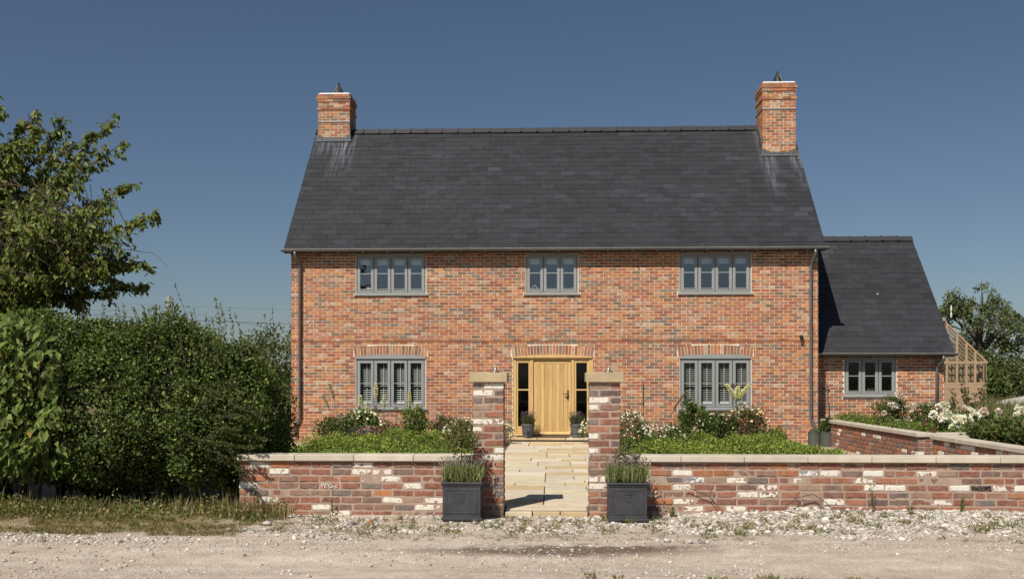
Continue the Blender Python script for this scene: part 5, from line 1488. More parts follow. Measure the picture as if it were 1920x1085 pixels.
# ------------------------------------------------------------------ large-leaved bush at the left edge
t = thing('broadleaf_bush', (-6.6, 11.3, 0), 'bright green bush with large drooping leaves at the left edge', 'bush')
lv = Leaves(); sm = MB()
for i in range(130):
    x0 = random.choice((-7.2, -6.95, -6.7, -6.5, -6.25, -6.05)) + random.uniform(-0.04, 0.04); y0 = 11.65 + random.uniform(-0.05, 0.05)
    tx_ = x0 + random.uniform(-0.4, 0.6); tz_ = random.uniform(0.7, 2.35); ty_ = y0 - random.uniform(0.0, 0.5)
    if tx_ > -5.4 - 0.25 * max(0, tz_ - 1.9): tx_ = -5.5 - random.uniform(0, 0.3)
    pts = [Vector((x0, y0, 0)), Vector((x0 * 0.6 + tx_ * 0.4, y0, tz_ * 0.6)), Vector((tx_, ty_, tz_))]
    if i % 4 == 0: sm.tube(pts, [0.014, 0.009, 0.004], 5)
    else: sm.tube(pts[1:], [0.007, 0.003], 4)
    n = 26; s = rng.uniform(0.45, 1.02, n)
    Pp = np.array([pts[1] + (pts[2] - pts[1]) * ((q - 0.45) / 0.55) for q in s]) + rng.normal(0, 0.05, (n, 3))
    D = unit(n) * 0.7 + np.array([0.0, -0.35, -0.8]); lv.add(Pp, D, unit(n) * 0.6 + np.array([0, -0.8, 0.6]), 0.145 * rng.uniform(0.55, 1.15, n), 0.068 * rng.uniform(0.7, 1.15, n), pal(n, [(0.12, 0.175, 0.035), (0.16, 0.21, 0.05), (0.09, 0.135, 0.03), (0.20, 0.235, 0.07), (0.30, 0.22, 0.04)], 0.2, [0.33, 0.28, 0.22, 0.155, 0.015]), fold=0.25)
lv.build('foliage', M['leaf'], t); sm.build('branches', M['bark'], t)

# ------------------------------------------------------------------ cherry tree at the left
tree = thing('cherry_tree', (-9.3, 14.2, 0), 'large loose-crowned tree at the left, branches reaching over the hedge', 'tree')
br = MB(); lv = Leaves()
br.tube([(-9.3, 14.2, -0.05), (-9.25, 14.2, 0.8), (-9.15, 14.15, 1.8), (-8.9, 14.1, 2.6)], [0.22, 0.18, 0.16, 0.13], 10)
root = Vector((-9.0, 14.1, 2.3))
G_CH = [(0.125, 0.165, 0.03), (0.165, 0.205, 0.042), (0.085, 0.12, 0.025), (0.22, 0.235, 0.06), (0.19, 0.15, 0.05)]
W_CH = [0.32, 0.28, 0.22, 0.13, 0.05]
def twig(p, d, ln, nleaf):
    q = p + d * ln + Vector((0, 0, -0.10 * ln))
    br.tube([p, p + d * ln * 0.55, q], [0.007, 0.005, 0.002], 4, cap=False)
    s = rng.uniform(0.1, 1.03, nleaf)
    P = np.array([p + (q - p) * k for k in s]) + rng.normal(0, 0.025, (nleaf, 3))
    D = unit(nleaf) * 0.75 + np.array([d.x * 0.3, d.y * 0.3, -0.75])
    lv.add(P, D, unit(nleaf) * 0.6 + np.array([-0.2, -0.6, 0.6]), 0.092 * rng.uniform(0.6, 1.15, nleaf), 0.044 * rng.uniform(0.7, 1.2, nleaf), pal(nleaf, G_CH, 0.22, W_CH), fold=0.25)
def limb(tip, start=None, bend=0.25, tw=26, r0=0.045, tl=0.42, from_=0.42, nl=18):
    a = start or root; tip = Vector(tip)
    mid = (a + tip) / 2 + Vector((random.uniform(-0.2, 0.2), random.uniform(-0.2, 0.2), bend))
    pts = [(a * (1 - s) ** 2 + mid * 2 * s * (1 - s) + tip * s * s) for s in np.linspace(0, 1, 9)]
    pts = [p + Vector((random.uniform(-1, 1), random.uniform(-1, 1), random.uniform(-1, 1))) * 0.03 for p in pts[:-1]] + [pts[-1]]
    br.tube(pts, [r0 * (1 - 0.9 * i / 8) + 0.003 for i in range(9)], 6)
    ax = (tip - a).normalized()
    for i in range(tw):
        s = from_ + (1 - from_) * (i + random.random()) / tw
        k = min(int(s * 8), 7); p = pts[k] + (pts[k + 1] - pts[k]) * (s * 8 - k)
        d = (Vector(unit(1)[0]) + ax * 0.55 + Vector((0, 0, 0.15))).normalized()
        twig(p, d, tl * random.uniform(0.45, 1.1) * (1.15 - 0.75 * s), nl)
    twig(pts[-2], ax, 0.25, nl)
TIPS = [(-6.52, 15.0, 5.44), (-6.2, 14.4, 4.95), (-6.05, 14.3, 4.34), (-5.36, 13.6, 3.80), (-5.74, 14.0, 2.86), (-7.0, 14.4, 5.30), (-5.62, 13.8, 3.18),
        (-6.35, 14.0, 3.95), (-6.0, 13.5, 3.55), (-7.75, 13.9, 5.50), (-6.55, 13.8, 4.55), (-7.2, 13.6, 4.9), (-6.7, 14.6, 4.15), (-7.3, 14.4, 4.5),
        (-6.2, 14.5, 3.3), (-6.6, 13.4, 3.1), (-7.1, 13.6, 3.0), (-6.1, 13.3, 3.0), (-7.6, 13.3, 4.2), (-7.9, 14.8, 4.8), (-7.0, 13.2, 3.7), (-6.45, 13.9, 2.75), (-7.5, 14.3, 3.6), (-7.75, 13.8, 5.3), (-7.4, 14.2, 5.35), (-7.15, 13.9, 5.1), (-6.75, 14.0, 4.85), (-7.5, 13.6, 4.75), (-7.0, 14.2, 4.45), (-7.85, 14.1, 4.3)]
for tp_ in TIPS:
    slim = tp_[2] > 4.3 or tp_[0] > -5.8
    limb(tp_, tw=34 if slim else 40, tl=0.38 if slim else 0.48, nl=20, r0=0.035, bend=0.05 if tp_[2] < 3.4 else 0.15)
for tp_ in ((-8.6, 12.9, 5.2), (-9.4, 14.0, 6.2), (-10.5, 13.4, 5.4), (-11.6, 14.0, 4.6), (-12.0, 14.8, 3.6), (-10.4, 15.6, 5.2), (-8.8, 15.8, 4.8), (-10.6, 12.6, 3.8), (-8.3, 12.6, 3.6), (-8.4, 13.2, 4.6), (-9.6, 12.3, 4.4), (-9.0, 13.0, 3.2), (-7.9, 13.1, 2.9)):
    limb(tp_, tw=26, tl=0.6, r0=0.06)
# dense lower mass: leafy twigs with their own short limbs
for i in range(420):
    c = Vector((-6.95 + random.gauss(0, 0.50), 13.6 + random.gauss(0, 0.4), 3.38 + random.gauss(0, 0.34)))
    if c.x > -5.85 - 0.5 * abs(c.z - 3.3) or c.z > 4.2: continue
    d = (Vector(unit(1)[0]) + Vector((0.4, -0.2, -0.1))).normalized()
    br.tube([c - d * 0.35 + Vector((-0.1, 0.1, 0.06)), c], [0.008, 0.005], 4, cap=False); twig(c, d, 0.32, 15)
# bare whippy ends under the crown
for i in range(40):
    x = random.uniform(-7.7, -6.3); z = random.uniform(2.9, 3.2)
    br.tube([(x, 13.8, z), (x + random.uniform(0, 0.2), 13.8, z - 0.2), (x + random.uniform(0, 0.35), 13.8, z - random.uniform(0.3, 0.55))], [0.006, 0.004, 0.002], 4, cap=False)
br.tube([(-6.4, 13.8, 3.33), (-5.9, 13.8, 3.34), (-5.5, 13.8, 3.28), (-5.3, 13.8, 3.10)], [0.007, 0.005, 0.004, 0.002], 5)
br.build('trunk', M['bark'], tree)
lv.build('crown', M['leaf'], tree)

# ------------------------------------------------------------------ verge grass, weeds and chippings
DRY = [(0.30, 0.23, 0.11), (0.36, 0.28, 0.14), (0.22, 0.18, 0.08)]
GRN = [(0.13, 0.16, 0.045), (0.10, 0.13, 0.035), (0.17, 0.18, 0.06)]
def tufts(name, label, x0, x1, y0, y1, n, h, cols, w, per=14, spread=0.45, dens=0.0, cat='grass'):
    X = rng.uniform(x0, x1, n * 3); Y = rng.uniform(y0, y1, n * 3)
    k = vnoise(X * 1.4, Y * 2.6, X * 0 + 1.5) > dens
    X, Y = X[k][:n], Y[k][:n]
    lv = Leaves(); B = np.stack([X, Y, lane_z(X, np.minimum(Y, 12)) - 0.004], 1)
    blades(lv, B, per, h, min(h * 0.045, 0.004) + 0.0022, spread, cols, wgt=w, base_r=0.035)
    return lv.build(name, M['grass'], label=label, cat=cat, kind='stuff')
tufts('verge_grass', 'mixed dry and green grass on the verge under the hedge', -9.5, -3.2, 10.0, 12.1, 4600, 0.05, DRY + GRN, [0.22, 0.22, 0.15, 0.15, 0.13, 0.13], spread=0.85, dens=-0.3)
tufts('verge_weeds', 'taller straggly weeds at the foot of the hedge and wall end', -9.5, -3.0, 10.95, 11.7, 420, 0.17, DRY + GRN, [0.14, 0.12, 0.08, 0.27, 0.23, 0.16], 6, 0.6, dens=-0.3)
# leafy weeds along the hedge foot, several kinds mixed
n = 260
X = rng.uniform(-9.3, -3.05, n); Y = rng.uniform(10.7, 11.6, n)
hh_ = rng.uniform(0.05, 0.24, n) * np.clip((Y - 10.4) / 0.8, 0.3, 1)
lvw = Leaves()
for i in range(n):
    m_ = 16; q = rng.uniform(0.1, 1, m_)
    P = np.stack([X[i] + rng.normal(0, 0.06, m_), Y[i] + rng.normal(0, 0.05, m_), lane_z(X[i], Y[i]) + hh_[i] * q], 1)
    lvw.add(P, unit(m_) + np.array([0, -0.2, 0.3]), unit(m_) + np.array([0, -0.4, 0.6]), 0.05 * rng.uniform(0.5, 1.2, m_), 0.022 * rng.uniform(0.7, 1.3, m_), pal(m_, GRN + GRN + DRY, 0.25))
lvw.build('leafy_weeds', M['leaf'], label='low leafy green weeds along the foot of the hedge', cat='weeds', kind='stuff')
tufts('tall_dry_grass', 'tall thin dry grass stalks beside the end of the garden wall', -4.3, -2.95, 10.9, 11.45, 60, 0.26, DRY, [0.4, 0.4, 0.2], 3, 0.5, dens=-0.8)
tufts('gravel_weeds', 'small tufts of grass and weeds dotted over the chippings', -3.2, 7.4, 9.75, 11.6, 900, 0.032, DRY + GRN, [0.14, 0.12, 0.12, 0.26, 0.2, 0.16], 12, 0.75, dens=0.02)
def leafy_tufts(name, label, spots, hmax=0.06):
    lv_ = Leaves()
    for x, y, r in spots:
        m_ = int(14 + 900 * r); z0 = float(lane_z(x, y)) + 0.006
        a = rng.uniform(0, 6.28, m_); q = rng.uniform(0, 1, m_) ** 0.5
        P = np.stack([x + np.cos(a) * q * r * 1.5, y + np.sin(a) * q * r * 0.8, z0 + rng.uniform(0.0, hmax, m_) * (1 - 0.6 * q)], 1)
        D = np.stack([np.cos(a), np.sin(a), rng.uniform(0.2, 1.6, m_)], 1)
        cs = GRN + GRN + DRY if random.random() < 0.7 else DRY + DRY + GRN
        lv_.add(P, D, unit(m_) + np.array([0, 0, 0.6]), 0.032 * rng.uniform(0.5, 1.3, m_), 0.009 * rng.uniform(0.7, 1.4, m_), pal(m_, [tuple(v * 1.15 for v in c) for c in cs], 0.25))
    return lv_.build(name, M['leaf'], label=label, cat='weeds', kind='stuff')
leafy_tufts('gravel_plants', 'small green and dry weed patches growing through the chippings', [(random.uniform(-2.9, 6.8), random.triangular(9.85, 11.5, 10.6), random.uniform(0.015, 0.055)) for i in range(150)])
leafy_tufts('track_plants', 'flat weed patches along the near edge of the track', [(random.uniform(0.0, 4.6), random.uniform(7.55, 8.05), random.uniform(0.02, 0.06)) for i in range(26)], 0.025)
tufts('lane_weeds', 'flat tufts of grass along the near edge of the lane', 0.4, 4.6, 7.5, 8.1, 60, 0.03, DRY + GRN, [0.12, 0.1, 0.1, 0.3, 0.22, 0.16], 12, 0.8, dens=0.1)

ph = (1 + 5 ** 0.5) / 2
ICO = np.array([(-1, ph, 0), (1, ph, 0), (-1, -ph, 0), (1, -ph, 0), (0, -1, ph), (0, 1, ph), (0, -1, -ph), (0, 1, -ph), (ph, 0, -1), (ph, 0, 1), (-ph, 0, -1), (-ph, 0, 1)]) / 1.902
ICF = np.array([(0, 11, 5), (0, 5, 1), (0, 1, 7), (0, 7, 10), (0, 10, 11), (1, 5, 9), (5, 11, 4), (11, 10, 2), (10, 7, 6), (7, 1, 8), (3, 9, 4), (3, 4, 2), (3, 2, 6), (3, 6, 8), (3, 8, 9), (4, 9, 5), (2, 4, 11), (6, 2, 10), (8, 6, 7), (9, 8, 1)])
def stones(X, Y, S, cols, w=None):
    n = len(X)
    sc = np.stack([rng.uniform(0.7, 1.3, n), rng.uniform(0.6, 1.1, n), rng.uniform(0.35, 0.75, n)], 1) * S[:, None]
    a = rng.uniform(0, 6.28, n); ca, sa = np.cos(a), np.sin(a)
    V = ICO[None] * (1 + rng.uniform(-0.42, 0.42, (n, 12, 1))) * sc[:, None, :]
    tl = rng.normal(0, 0.25, n)
    Vx = V[..., 0] * ca[:, None] - V[..., 1] * sa[:, None]; Vy = V[..., 0] * sa[:, None] + V[..., 1] * ca[:, None]
    Vz = V[..., 2] + Vx * tl[:, None] * 0.5
    Z = lane_z(X, np.minimum(Y, 12)) + S * 0.18
    V = np.stack([Vx + X[:, None], Vy + Y[:, None], Vz + Z[:, None]], -1).reshape(-1, 3)
    F = (np.arange(n)[:, None, None] * 12 + ICF[None]).reshape(-1, 3)
    C = np.repeat(np.concatenate([pal(n, cols, 0.14, w, 0.015), np.zeros((n, 1))], 1), 12, axis=0)
    return V, F, C
ST = [(0.52, 0.48, 0.43), (0.61, 0.575, 0.525), (0.44, 0.39, 0.335), (0.35, 0.295, 0.245), (0.22, 0.20, 0.185)]
SW = [0.31, 0.25, 0.2, 0.13, 0.11]
n = 62000
X = rng.uniform(-3.4, 7.8, n); Y = rng.uniform(9.6, 11.72, n)
pk_ = np.clip((Y - 9.7) / 1.3, 0, 1) * np.clip(0.30 + 0.16 * X, 0.16, 1.05) + 0.6 * vnoise(X * 1.3, Y * 2.6, X * 0 + 7)
keep = (rng.uniform(0, 1, n) < pk_) & ~((Y > 11.08) & (Y < 11.55) & ((np.abs(X + 0.995) < 0.22) | (np.abs(X - 0.83) < 0.22))) & ~((Y > 11.58) & (X > -0.92) & (X < 0.80))
X, Y = X[keep], Y[keep]; S = np.exp(rng.normal(math.log(0.0098), 0.6, len(X))).clip(0.0035, 0.042)
V, F, C = stones(X, Y, S, ST, SW)
link('chippings', np_mesh('chippings', V, F, C, M['stone_bits']), label='pale limestone chippings banked along the foot of the garden walls', cat='gravel', kind='stuff')
n = 34000
X = rng.uniform(-6.5, 6.5, n); Y = rng.uniform(7.2, 10.6, n)
keep = (rng.uniform(0, 1, n) < 0.45 + 0.8 * vnoise(X * 0.7, Y * 1.8, X * 0 + 2))
X, Y = X[keep], Y[keep]; S = np.exp(rng.normal(math.log(0.0052), 0.55, len(X))).clip(0.0025, 0.03)
V, F, C = stones(X, Y, S, ST, SW)
n2 = 2600
X2 = rng.uniform(-6.5, -3.4, n2); Y2 = rng.uniform(9.3, 10.1, n2)
k2 = rng.uniform(0, 1, n2) < np.clip(1.2 - np.abs(Y2 - 9.75) * 2 - (X2 + 6.5) * 0.22, 0, 1); X2, Y2 = X2[k2], Y2[k2]
Vb, Fb, Cb = stones(X2, Y2, np.exp(rng.normal(math.log(0.011), 0.5, len(X2))).clip(0.004, 0.03), ST, SW)
F = np.concatenate([F, Fb + len(V)]); V = np.concatenate([V, Vb]); C = np.concatenate([C, Cb])
link('lane_stones', np_mesh('lane_stones', V, F, C, M['stone_bits']), label='scattered small stones on the surface of the lane', cat='gravel', kind='stuff')

# single weeds and oddments at the wall foot
def weed(x, y, h, label, cols=GRN, n=40):
    t = thing('weed', (x, y, 0), label, 'weed', 'weeds at the wall foot')
    z = float(lane_z(np.array([x]), np.array([y]))[0])
    s = MB(); lv = Leaves()
    for i in range(4):
        dx = random.uniform(-0.04, 0.04); hh = h * random.uniform(0.6, 1)
        s.tube([(x, y, z - 0.01), (x + dx * 0.5, y, z + hh * 0.6), (x + dx, y, z + hh)], [0.004, 0.003, 0.002], 5)
        m_ = n // 4; q = rng.uniform(0.1, 1, m_)
        P = np.stack([x + dx * q, np.full(m_, y), z + hh * q], 1)
        lv.add(P, unit(m_) + np.array([0, -0.2, 0.3]), unit(m_), 0.04 * rng.uniform(0.6, 1.2, m_), np.full(m_, 0.014), pal(m_, cols, 0.2))
    s.build('stem', M['stem'], t); lv.build('foliage', M['leaf'], t)
weed(-2.52, 11.58, 0.24, 'branched weed under the red-lettered brick', DRY + GRN)
weed(3.60, 11.55, 0.33, 'tall thin weed against the long wall, below the coping joint')
weed(4.58, 11.52, 0.20, 'short leafy weed against the right part of the long wall', n=60)
weed(3.95, 11.35, 0.12, 'low weed standing in the chippings between two taller weeds')
weed(5.25, 11.2, 0.14, 'leafy weed in the chippings near the right edge')
weed(1.35, 11.45, 0.12, 'low weed right of the right lead planter', n=70)
weed(0.58, 11.2, 0.09, 'low weed at the left foot of the right lead planter', n=60)
weed(-3.0, 11.3, 0.28, 'straggly dry weed at the left end of the garden wall', DRY + GRN, 70)
weed(-3.3, 11.2, 0.34, 'tall straggly weed where the hedge meets the wall', DRY + GRN, 80)
for pts, lab in (([(1.95, 11.60, 0.02), (1.78, 11.60, 0.22), (1.52, 11.60, 0.33)], 'dark bare bramble stem arching against the long wall, left one'), ([(2.55, 11.58, 0.02), (2.75, 11.58, 0.20), (2.95, 11.58, 0.25), (3.10, 11.58, 0.15), (3.2, 11.58, 0.02)], 'dark bare bramble stem arching against the long wall, right one')):
    m = MB(); m.tube(pts, 0.005, 5); m.tube([pts[1], Vector(pts[1]) + Vector((0.06, -0.01, 0.12))], [0.004, 0.002], 5); m.tube([pts[1], Vector(pts[1]) + Vector((0.10, -0.02, -0.10))], [0.004, 0.002], 5)
    m.build('bramble_stem', M['bark'], label=lab, cat='stem', group='bramble stems on the wall')
def rock(name, x, y, s, c, label, cat):
    V, F, C = stones(np.array([x]), np.array([y]), np.array([s]), [c])
    V[:, 2] += s * 0.25
    link(name, np_mesh(name, V, F, C, M['stone_bits']), label=label, cat=cat)
rock('brick_fragment', -1.98, 10.95, 0.042, (0.42, 0.17, 0.10), 'orange-red broken brick piece lying on the chippings', 'brick piece')
rock('stone', -1.72, 11.25, 0.055, (0.28, 0.23, 0.16), 'brown rounded stone at the foot of the left wall', 'stone')
rock('stone', -3.05, 10.75, 0.05, (0.5, 0.46, 0.4), 'pale angular stone at the edge of the verge', 'stone')

# ------------------------------------------------------------------ background
# greenhouse beside the wing
gh = thing('greenhouse', (11.9, 31.5, 0), 'cedar-framed greenhouse with sloping glass roof behind the wing', 'greenhouse')
gx0, gx1, gy0, gy1 = 11.40, 12.62, 30.0, 33.5
def gz(x): return 2.06 + (12.62 - x) * 0.98
f = MB()
xs_ = [11.50, 11.79, 12.06, 12.31, 12.58]
for x in xs_:
    top = gz(x) - 0.03
    f.box(x - 0.03, x + 0.03, gy0, gy0 + 0.06, 1.42, top)
f.box(gx0, gx1, gy0 - 0.005, gy0 + 0.065, 2.00, 2.06); f.box(gx0, gx1, gy0 - 0.006, gy0 + 0.064, 1.40, 1.45)
f.build('front_frame', M['timber'], gh)
for i in range(13):
    y = gy0 + i * (gy1 - gy0) / 12
    m = MB(); m.tube([(gx0, y + 0.03, gz(gx0)), (gx1 + 0.05, y + 0.03, gz(gx1 + 0.05))], 0.035 if i == 0 else 0.022, 6); m.build('rafter', M['timber'], gh)
    m = MB(); m.box(gx1 - 0.05, gx1 + 0.01, y, y + 0.06, 0, gz(gx1)); m.build('post', M['timber'], gh)
m = MB(); m.tube([(12.33, gy0 + 0.10, 2.0), (12.56, gy0 + 0.10, 1.78)], 0.025, 5); m.build('brace', M['timber'], gh)
for i in range(10):
    m = MB(); z = 0.0 + i * 0.14; m.box(gx0 - 0.9, gx1, gy0 - 0.01 - 0.004 * (i % 2), gy0 + 0.05, z, z + 0.134); m.build('board', M['timber'], gh)
m = MB(); m.add([(gx0, gy0 + 0.1, gz(gx0) + 0.04), (gx1, gy0 + 0.1, gz(gx1) + 0.04), (gx1, gy1, gz(gx1) + 0.04), (gx0, gy1, gz(gx0) + 0.04)], [(0, 1, 2, 3)]); m.build('roof_glass', M['glass_thin'], gh)
for a, b in zip(xs_[:-1], xs_[1:]):
    m = MB(); m.add([(a + 0.03, gy0 + 0.03, 1.45), (b - 0.03, gy0 + 0.03, 1.45), (b - 0.03, gy0 + 0.03, 2.0), (a + 0.03, gy0 + 0.03, 2.0)], [(0, 1, 2, 3)]); m.build('pane', M['glass_thin'], gh)
m = MB(); m.add([(gx0, gy0 + 0.1, gz(gx0) + 0.04), (gx0 - 0.96, gy0 + 0.1, 2.3), (gx0 - 0.96, gy1, 2.3), (gx0, gy1, gz(gx0) + 0.04)], [(0, 1, 2, 3)]); m.build('roof_glass', M['glass_thin'], gh)
m = MB(); m.box(gx0 - 1.0, gx0 - 0.94, gy0, gy1, 0, 2.3); m.box(gx0 - 0.93, gx1 - 0.1, gy1 - 0.05, gy1, 0, 1.9); m.build('side_wall', M['timber'], gh)
m = MB(); m.box(gx0 - 0.04, gx0 + 0.04, gy0 - 0.03, gy1, gz(gx0) - 0.02, gz(gx0) + 0.08); m.build('ridge_beam', M['timber'], gh)
m = MB(); m.lathe([(0.02, 0), (0.03, 0.08), (0.012, 0.16), (0.03, 0.22), (0.01, 0.36)], gx0 + 0.22, gy0, gz(gx0) + 0.08, 8); m.build('finial', M['lime'], gh)
for x, h in ((11.95, 1.6), (12.3, 1.5), (12.5, 1.9), (11.6, 1.5)):
    shrub('climbing_plant', f'climbing plant on the greenhouse front, about {int(h*100)} cm tall' if False else {11.95: 'sparse climber on the middle of the greenhouse front', 12.3: 'sparse climber right of middle on the greenhouse front', 12.5: 'climber up the corner post of the greenhouse', 11.6: 'sparse climber at the left of the greenhouse front'}[x], 'plant', x, 29.85, 0.02, 0.13, 0.08, h * 0.45, 12, 10, 0.08, 0.045, [(0.08, 0.11, 0.04), (0.14, 0.13, 0.06)], 'climbers on the greenhouse', stems=2)

# big tree and shrubs at the field edge
def far_tree(x, y, h, w, label, lobes, n=240, leaf=0.34, cols=None, per=9, name='field_tree', group='trees at the field edge'):
    t = thing(name, (x, y, 0), label, 'tree', group)
    s = MB(); s.tube([(x, y, -0.1), (x, y, h * 0.2), (x - 0.02 * w, y, h * 0.45), (x, y, h * 0.75)], [w * 0.05, w * 0.042, w * 0.03, w * 0.008], 8)
    lv = Leaves()
    for (lx, ly, lz, r) in lobes:
        c0 = Vector((x + lx * w, y + ly * w, lz * h)); rr_ = r * w
        base = Vector((x, y, h * random.uniform(0.25, 0.5)))
        s.tube([base, (base + c0) / 2 + Vector((0, 0, 0.04 * h)), c0], [w * 0.022, w * 0.014, w * 0.004], 6)
        for j in range(5):
            u = Vector(unit(1)[0]); s.tube([(base + c0) / 2, c0 + u * rr_ * 0.8], [w * 0.008, w * 0.002], 5, cap=False)
        u = unit(n); q = rng.uniform(0.3, 1, n) ** 0.5
        c = np.array(c0) + u * (rr_ * q)[:, None] * np.array([1, 1, 0.8])
        c += u * (rr_ * 0.35 * vnoise(c[:, 0] * 1.1, c[:, 1] * 1.1, c[:, 2] * 1.1))[:, None]
        k = vnoise(c[:, 0] * 0.9 + 5, c[:, 1] * 0.9, c[:, 2] * 0.9) > 0.02
        clump(lv, c[k], rr_ * 0.13, per, leaf, leaf * 0.55, cols or [(0.13, 0.155, 0.065), (0.17, 0.195, 0.08), (0.095, 0.115, 0.05)], up=0.1, clump_jit=0.28)
    s.build('trunk', M['bark'], t); lv.build('crown', M['leaf_far'], t)
far_tree(37.4, 90, 10.4, 7.8, 'large broad tree standing at the field edge right of the house',
         [(-0.22, 0, 0.80, 0.20), (0.02, 0, 0.87, 0.19), (0.22, 0.05, 0.76, 0.20), (0.40, 0, 0.64, 0.16), (-0.36, 0, 0.68, 0.16), (-0.10, -0.1, 0.64, 0.22), (0.16, -0.1, 0.58, 0.22), (0.36, 0.1, 0.48, 0.18), (-0.30, 0.05, 0.50, 0.20), (0.0, 0.1, 0.42, 0.22), (0.24, 0, 0.36, 0.18), (-0.15, 0, 0.30, 0.2)], n=230, leaf=0.24, per=11)
far_tree(51.0, 104, 5.6, 6.0, 'smaller tree at the right edge, behind the distant brick house', [(-0.3, 0, 0.7, 0.2), (0.0, 0, 0.8, 0.24), (0.3, 0, 0.65, 0.24), (-0.1, 0, 0.45, 0.26), (0.25, 0, 0.4, 0.25)], leaf=0.3)
DK = [(0.085, 0.11, 0.042), (0.115, 0.14, 0.05)]
for a in ((29.3, 75, 1.4, 2.2, 1.7, 'dark bushy shrub left below the large field tree'), (32.2, 74, 1.5, 2.4, 1.6, 'dark bushy shrub under the middle of the large field tree'), (35.0, 84, 0.9, 2.6, 1.2, 'green thicket before the distant brick house'),
          (34.0, 68, 0.9, 1.9, 1.3, 'low dark rounded bush at the right edge of the photo'), (39.5, 80, 0.8, 2.6, 1.1, 'dark thicket beyond the right edge bush'), (31.2, 62, 0.55, 1.6, 0.75, 'low pale green bush in the rough grass'), (27.5, 66, 0.9, 1.6, 1.3, 'leafy bush just right of the greenhouse')):
    x, y, z, rx, rz, lab = a
    bush('field_bush', lab, 'bush', x, y, z, rx, rx, rz, 420, 12, 0.22, DK if 'dark' in lab else [(0.09, 0.12, 0.04), (0.12, 0.15, 0.05)], 'bushes at the field edge')
# rough grass between garden and field
n = 5200
X = rng.uniform(12.5, 42, n); Y = rng.uniform(30, 66, n); k = X < Y * 0.56; X, Y = X[k], Y[k]
lv = Leaves(); blades(lv, np.stack([X, Y, np.full(len(X), -0.02)], 1), 7, 0.55, 0.035, 0.35, [(0.15, 0.15, 0.06), (0.25, 0.20, 0.10), (0.11, 0.13, 0.045)], base_r=0.25)
lv.build('rough_grass', M['grass'], label='rough tall grass of the field right of the house', cat='grass', kind='stuff')
# pale sheet lying over a low bank
t = thing('board_heap', (26, 55, 0), 'pale grey weathered sheet lying tilted on a low bank at the right edge', 'sheet')
m = MB(); m.prism([(21.9, -0.15), (22.0, 0.10), (23.2, 0.42), (24.6, 0.68), (26.5, 0.84), (29, 0.8), (32, 0.4), (33, -0.15)], 50.0, 52.5); m.build('bank', M['soil'], t)
m = MB()
top_ = [(21.9, 0.12), (23.2, 0.52), (24.6, 0.77), (26.5, 0.92), (29, 0.88)]
m.prism(top_ + [(a, b - 0.07) for a, b in top_[::-1]], 49.7, 52.7); m.build('sheet', m_simple('pale_board', (0.42, 0.39, 0.34), 0.85, var=0.3, scale=1.5), t)
# blue plastic by the greenhouse
rock('blue_sack', 13.6, 31.2, 0.30, (0.07, 0.13, 0.26), 'blue plastic sack lying beside the greenhouse corner', 'sack')
bpy.data.objects['blue_sack'].location.z = 0.05

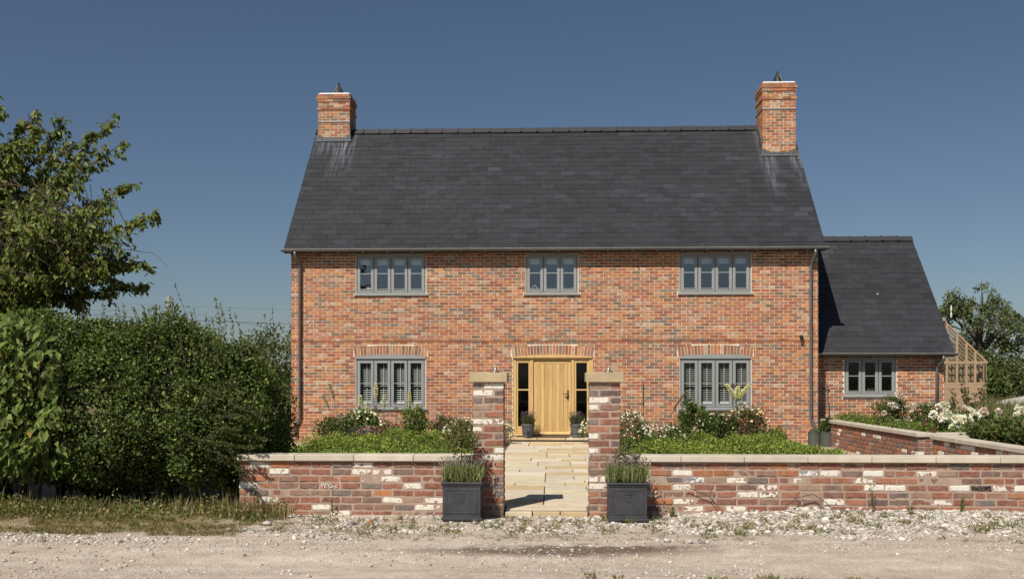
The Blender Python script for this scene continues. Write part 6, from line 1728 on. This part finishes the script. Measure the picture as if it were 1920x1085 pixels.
# distant brick house
dh = thing('distant_house', (76, 160, 0), 'distant small brick house with dark roof and white verge at the right edge', 'house')
m = MB(); m.prism([(70.6, 0), (78, 0), (78, 2.5), (74.3, 2.5), (70.6, 3.5)], 158, 166); m.build('wall', M['walltex'], dh)
m = MB(); m.add([(70.2, 157.6, 3.95), (73.9, 157.6, 2.5), (73.9, 166, 2.5), (70.2, 166, 3.95)], [(0, 1, 2, 3)]); m.build('verge_slope', M['ridge'], dh)
m = MB(); m.prism([(70.2, 3.75), (73.9, 2.45), (80, 2.45), (80, 4.1), (70.2, 4.1)], 158.4, 166.4); m.build('roof', M['ridge'], dh)
m = MB(); m.prism([(70.1, 3.85), (70.1, 4.02), (74.0, 2.62), (74.0, 2.45)], 157.5, 157.8); m.build('verge_board', M['lime'], dh)

# telegraph poles and wires behind the hedge
for x, y, zt, r, lab, mt in ((-27.8, 70, 6.75, 0.14, 'dark wooden telegraph pole behind the hedge, the left and shorter one', 'oldwood'), (-26.8, 70, 7.35, 0.16, 'pale grey telegraph pole behind the hedge, the right and taller one', 'timber')):
    m = MB(); m.tube([(x, y, -0.2), (x, y, zt)], [r * 1.15, r * 0.85], 10); m.tube([(x - 0.3, y - 0.02, zt - 0.25), (x + 0.3, y - 0.02, zt - 0.25)], 0.04, 6)
    m.build('telegraph_pole', M['oldwood'] if mt == 'oldwood' else m_simple('pale_pole', (0.36, 0.33, 0.29), 0.8), label=lab, cat='pole', group='telegraph poles')
def wire(a, b, sag, r, label):
    a, b = Vector(a), Vector(b)
    m = MB(); m.tube([a + (b - a) * s + Vector((0, 0, -4 * sag * s * (1 - s))) for s in np.linspace(0, 1, 15)], r, 5, cap=False)
    m.build('power_cable', M['wire'], label=label, cat='cable', group='overhead cables')
wire((-36.0, 60, 6.1), (-8, 60, 4.75), 0.35, 0.014, 'thick black overhead cable, the lowest, from the left edge to the house corner')
wire((-36.0, 66, 6.9), (-26.8, 70, 6.6), 0.5, 0.007, 'thin overhead cable running left from the taller pole')
wire((-26.8, 70, 6.5), (-8, 60, 3.4), 0.25, 0.008, 'thin overhead cable falling right from the taller pole')
wire((-45, 80, 8.2), (-8, 75, 6.4), 0.2, 0.006, 'faintest thin overhead cable, the highest above the hedge')

# far tree line along the horizon
n = 2600
a = rng.uniform(-1.25, 1.25, n); rd = rng.uniform(330, 420, n)
X = np.sin(a) * rd; Y = np.cos(a) * rd
Z = rng.uniform(0, 1, n) * (5 + 3 * vnoise(a * 9, a * 0, a * 0)) 
lv = Leaves(); clump(lv, np.stack([X, Y, Z], 1), 3.2, 14, 2.2, 1.4, [(0.05, 0.07, 0.035), (0.07, 0.085, 0.04)], up=0.1)
lv.build('distant_woods', M['leaf_far'], label='line of distant woods along the horizon', cat='woods', kind='stuff')
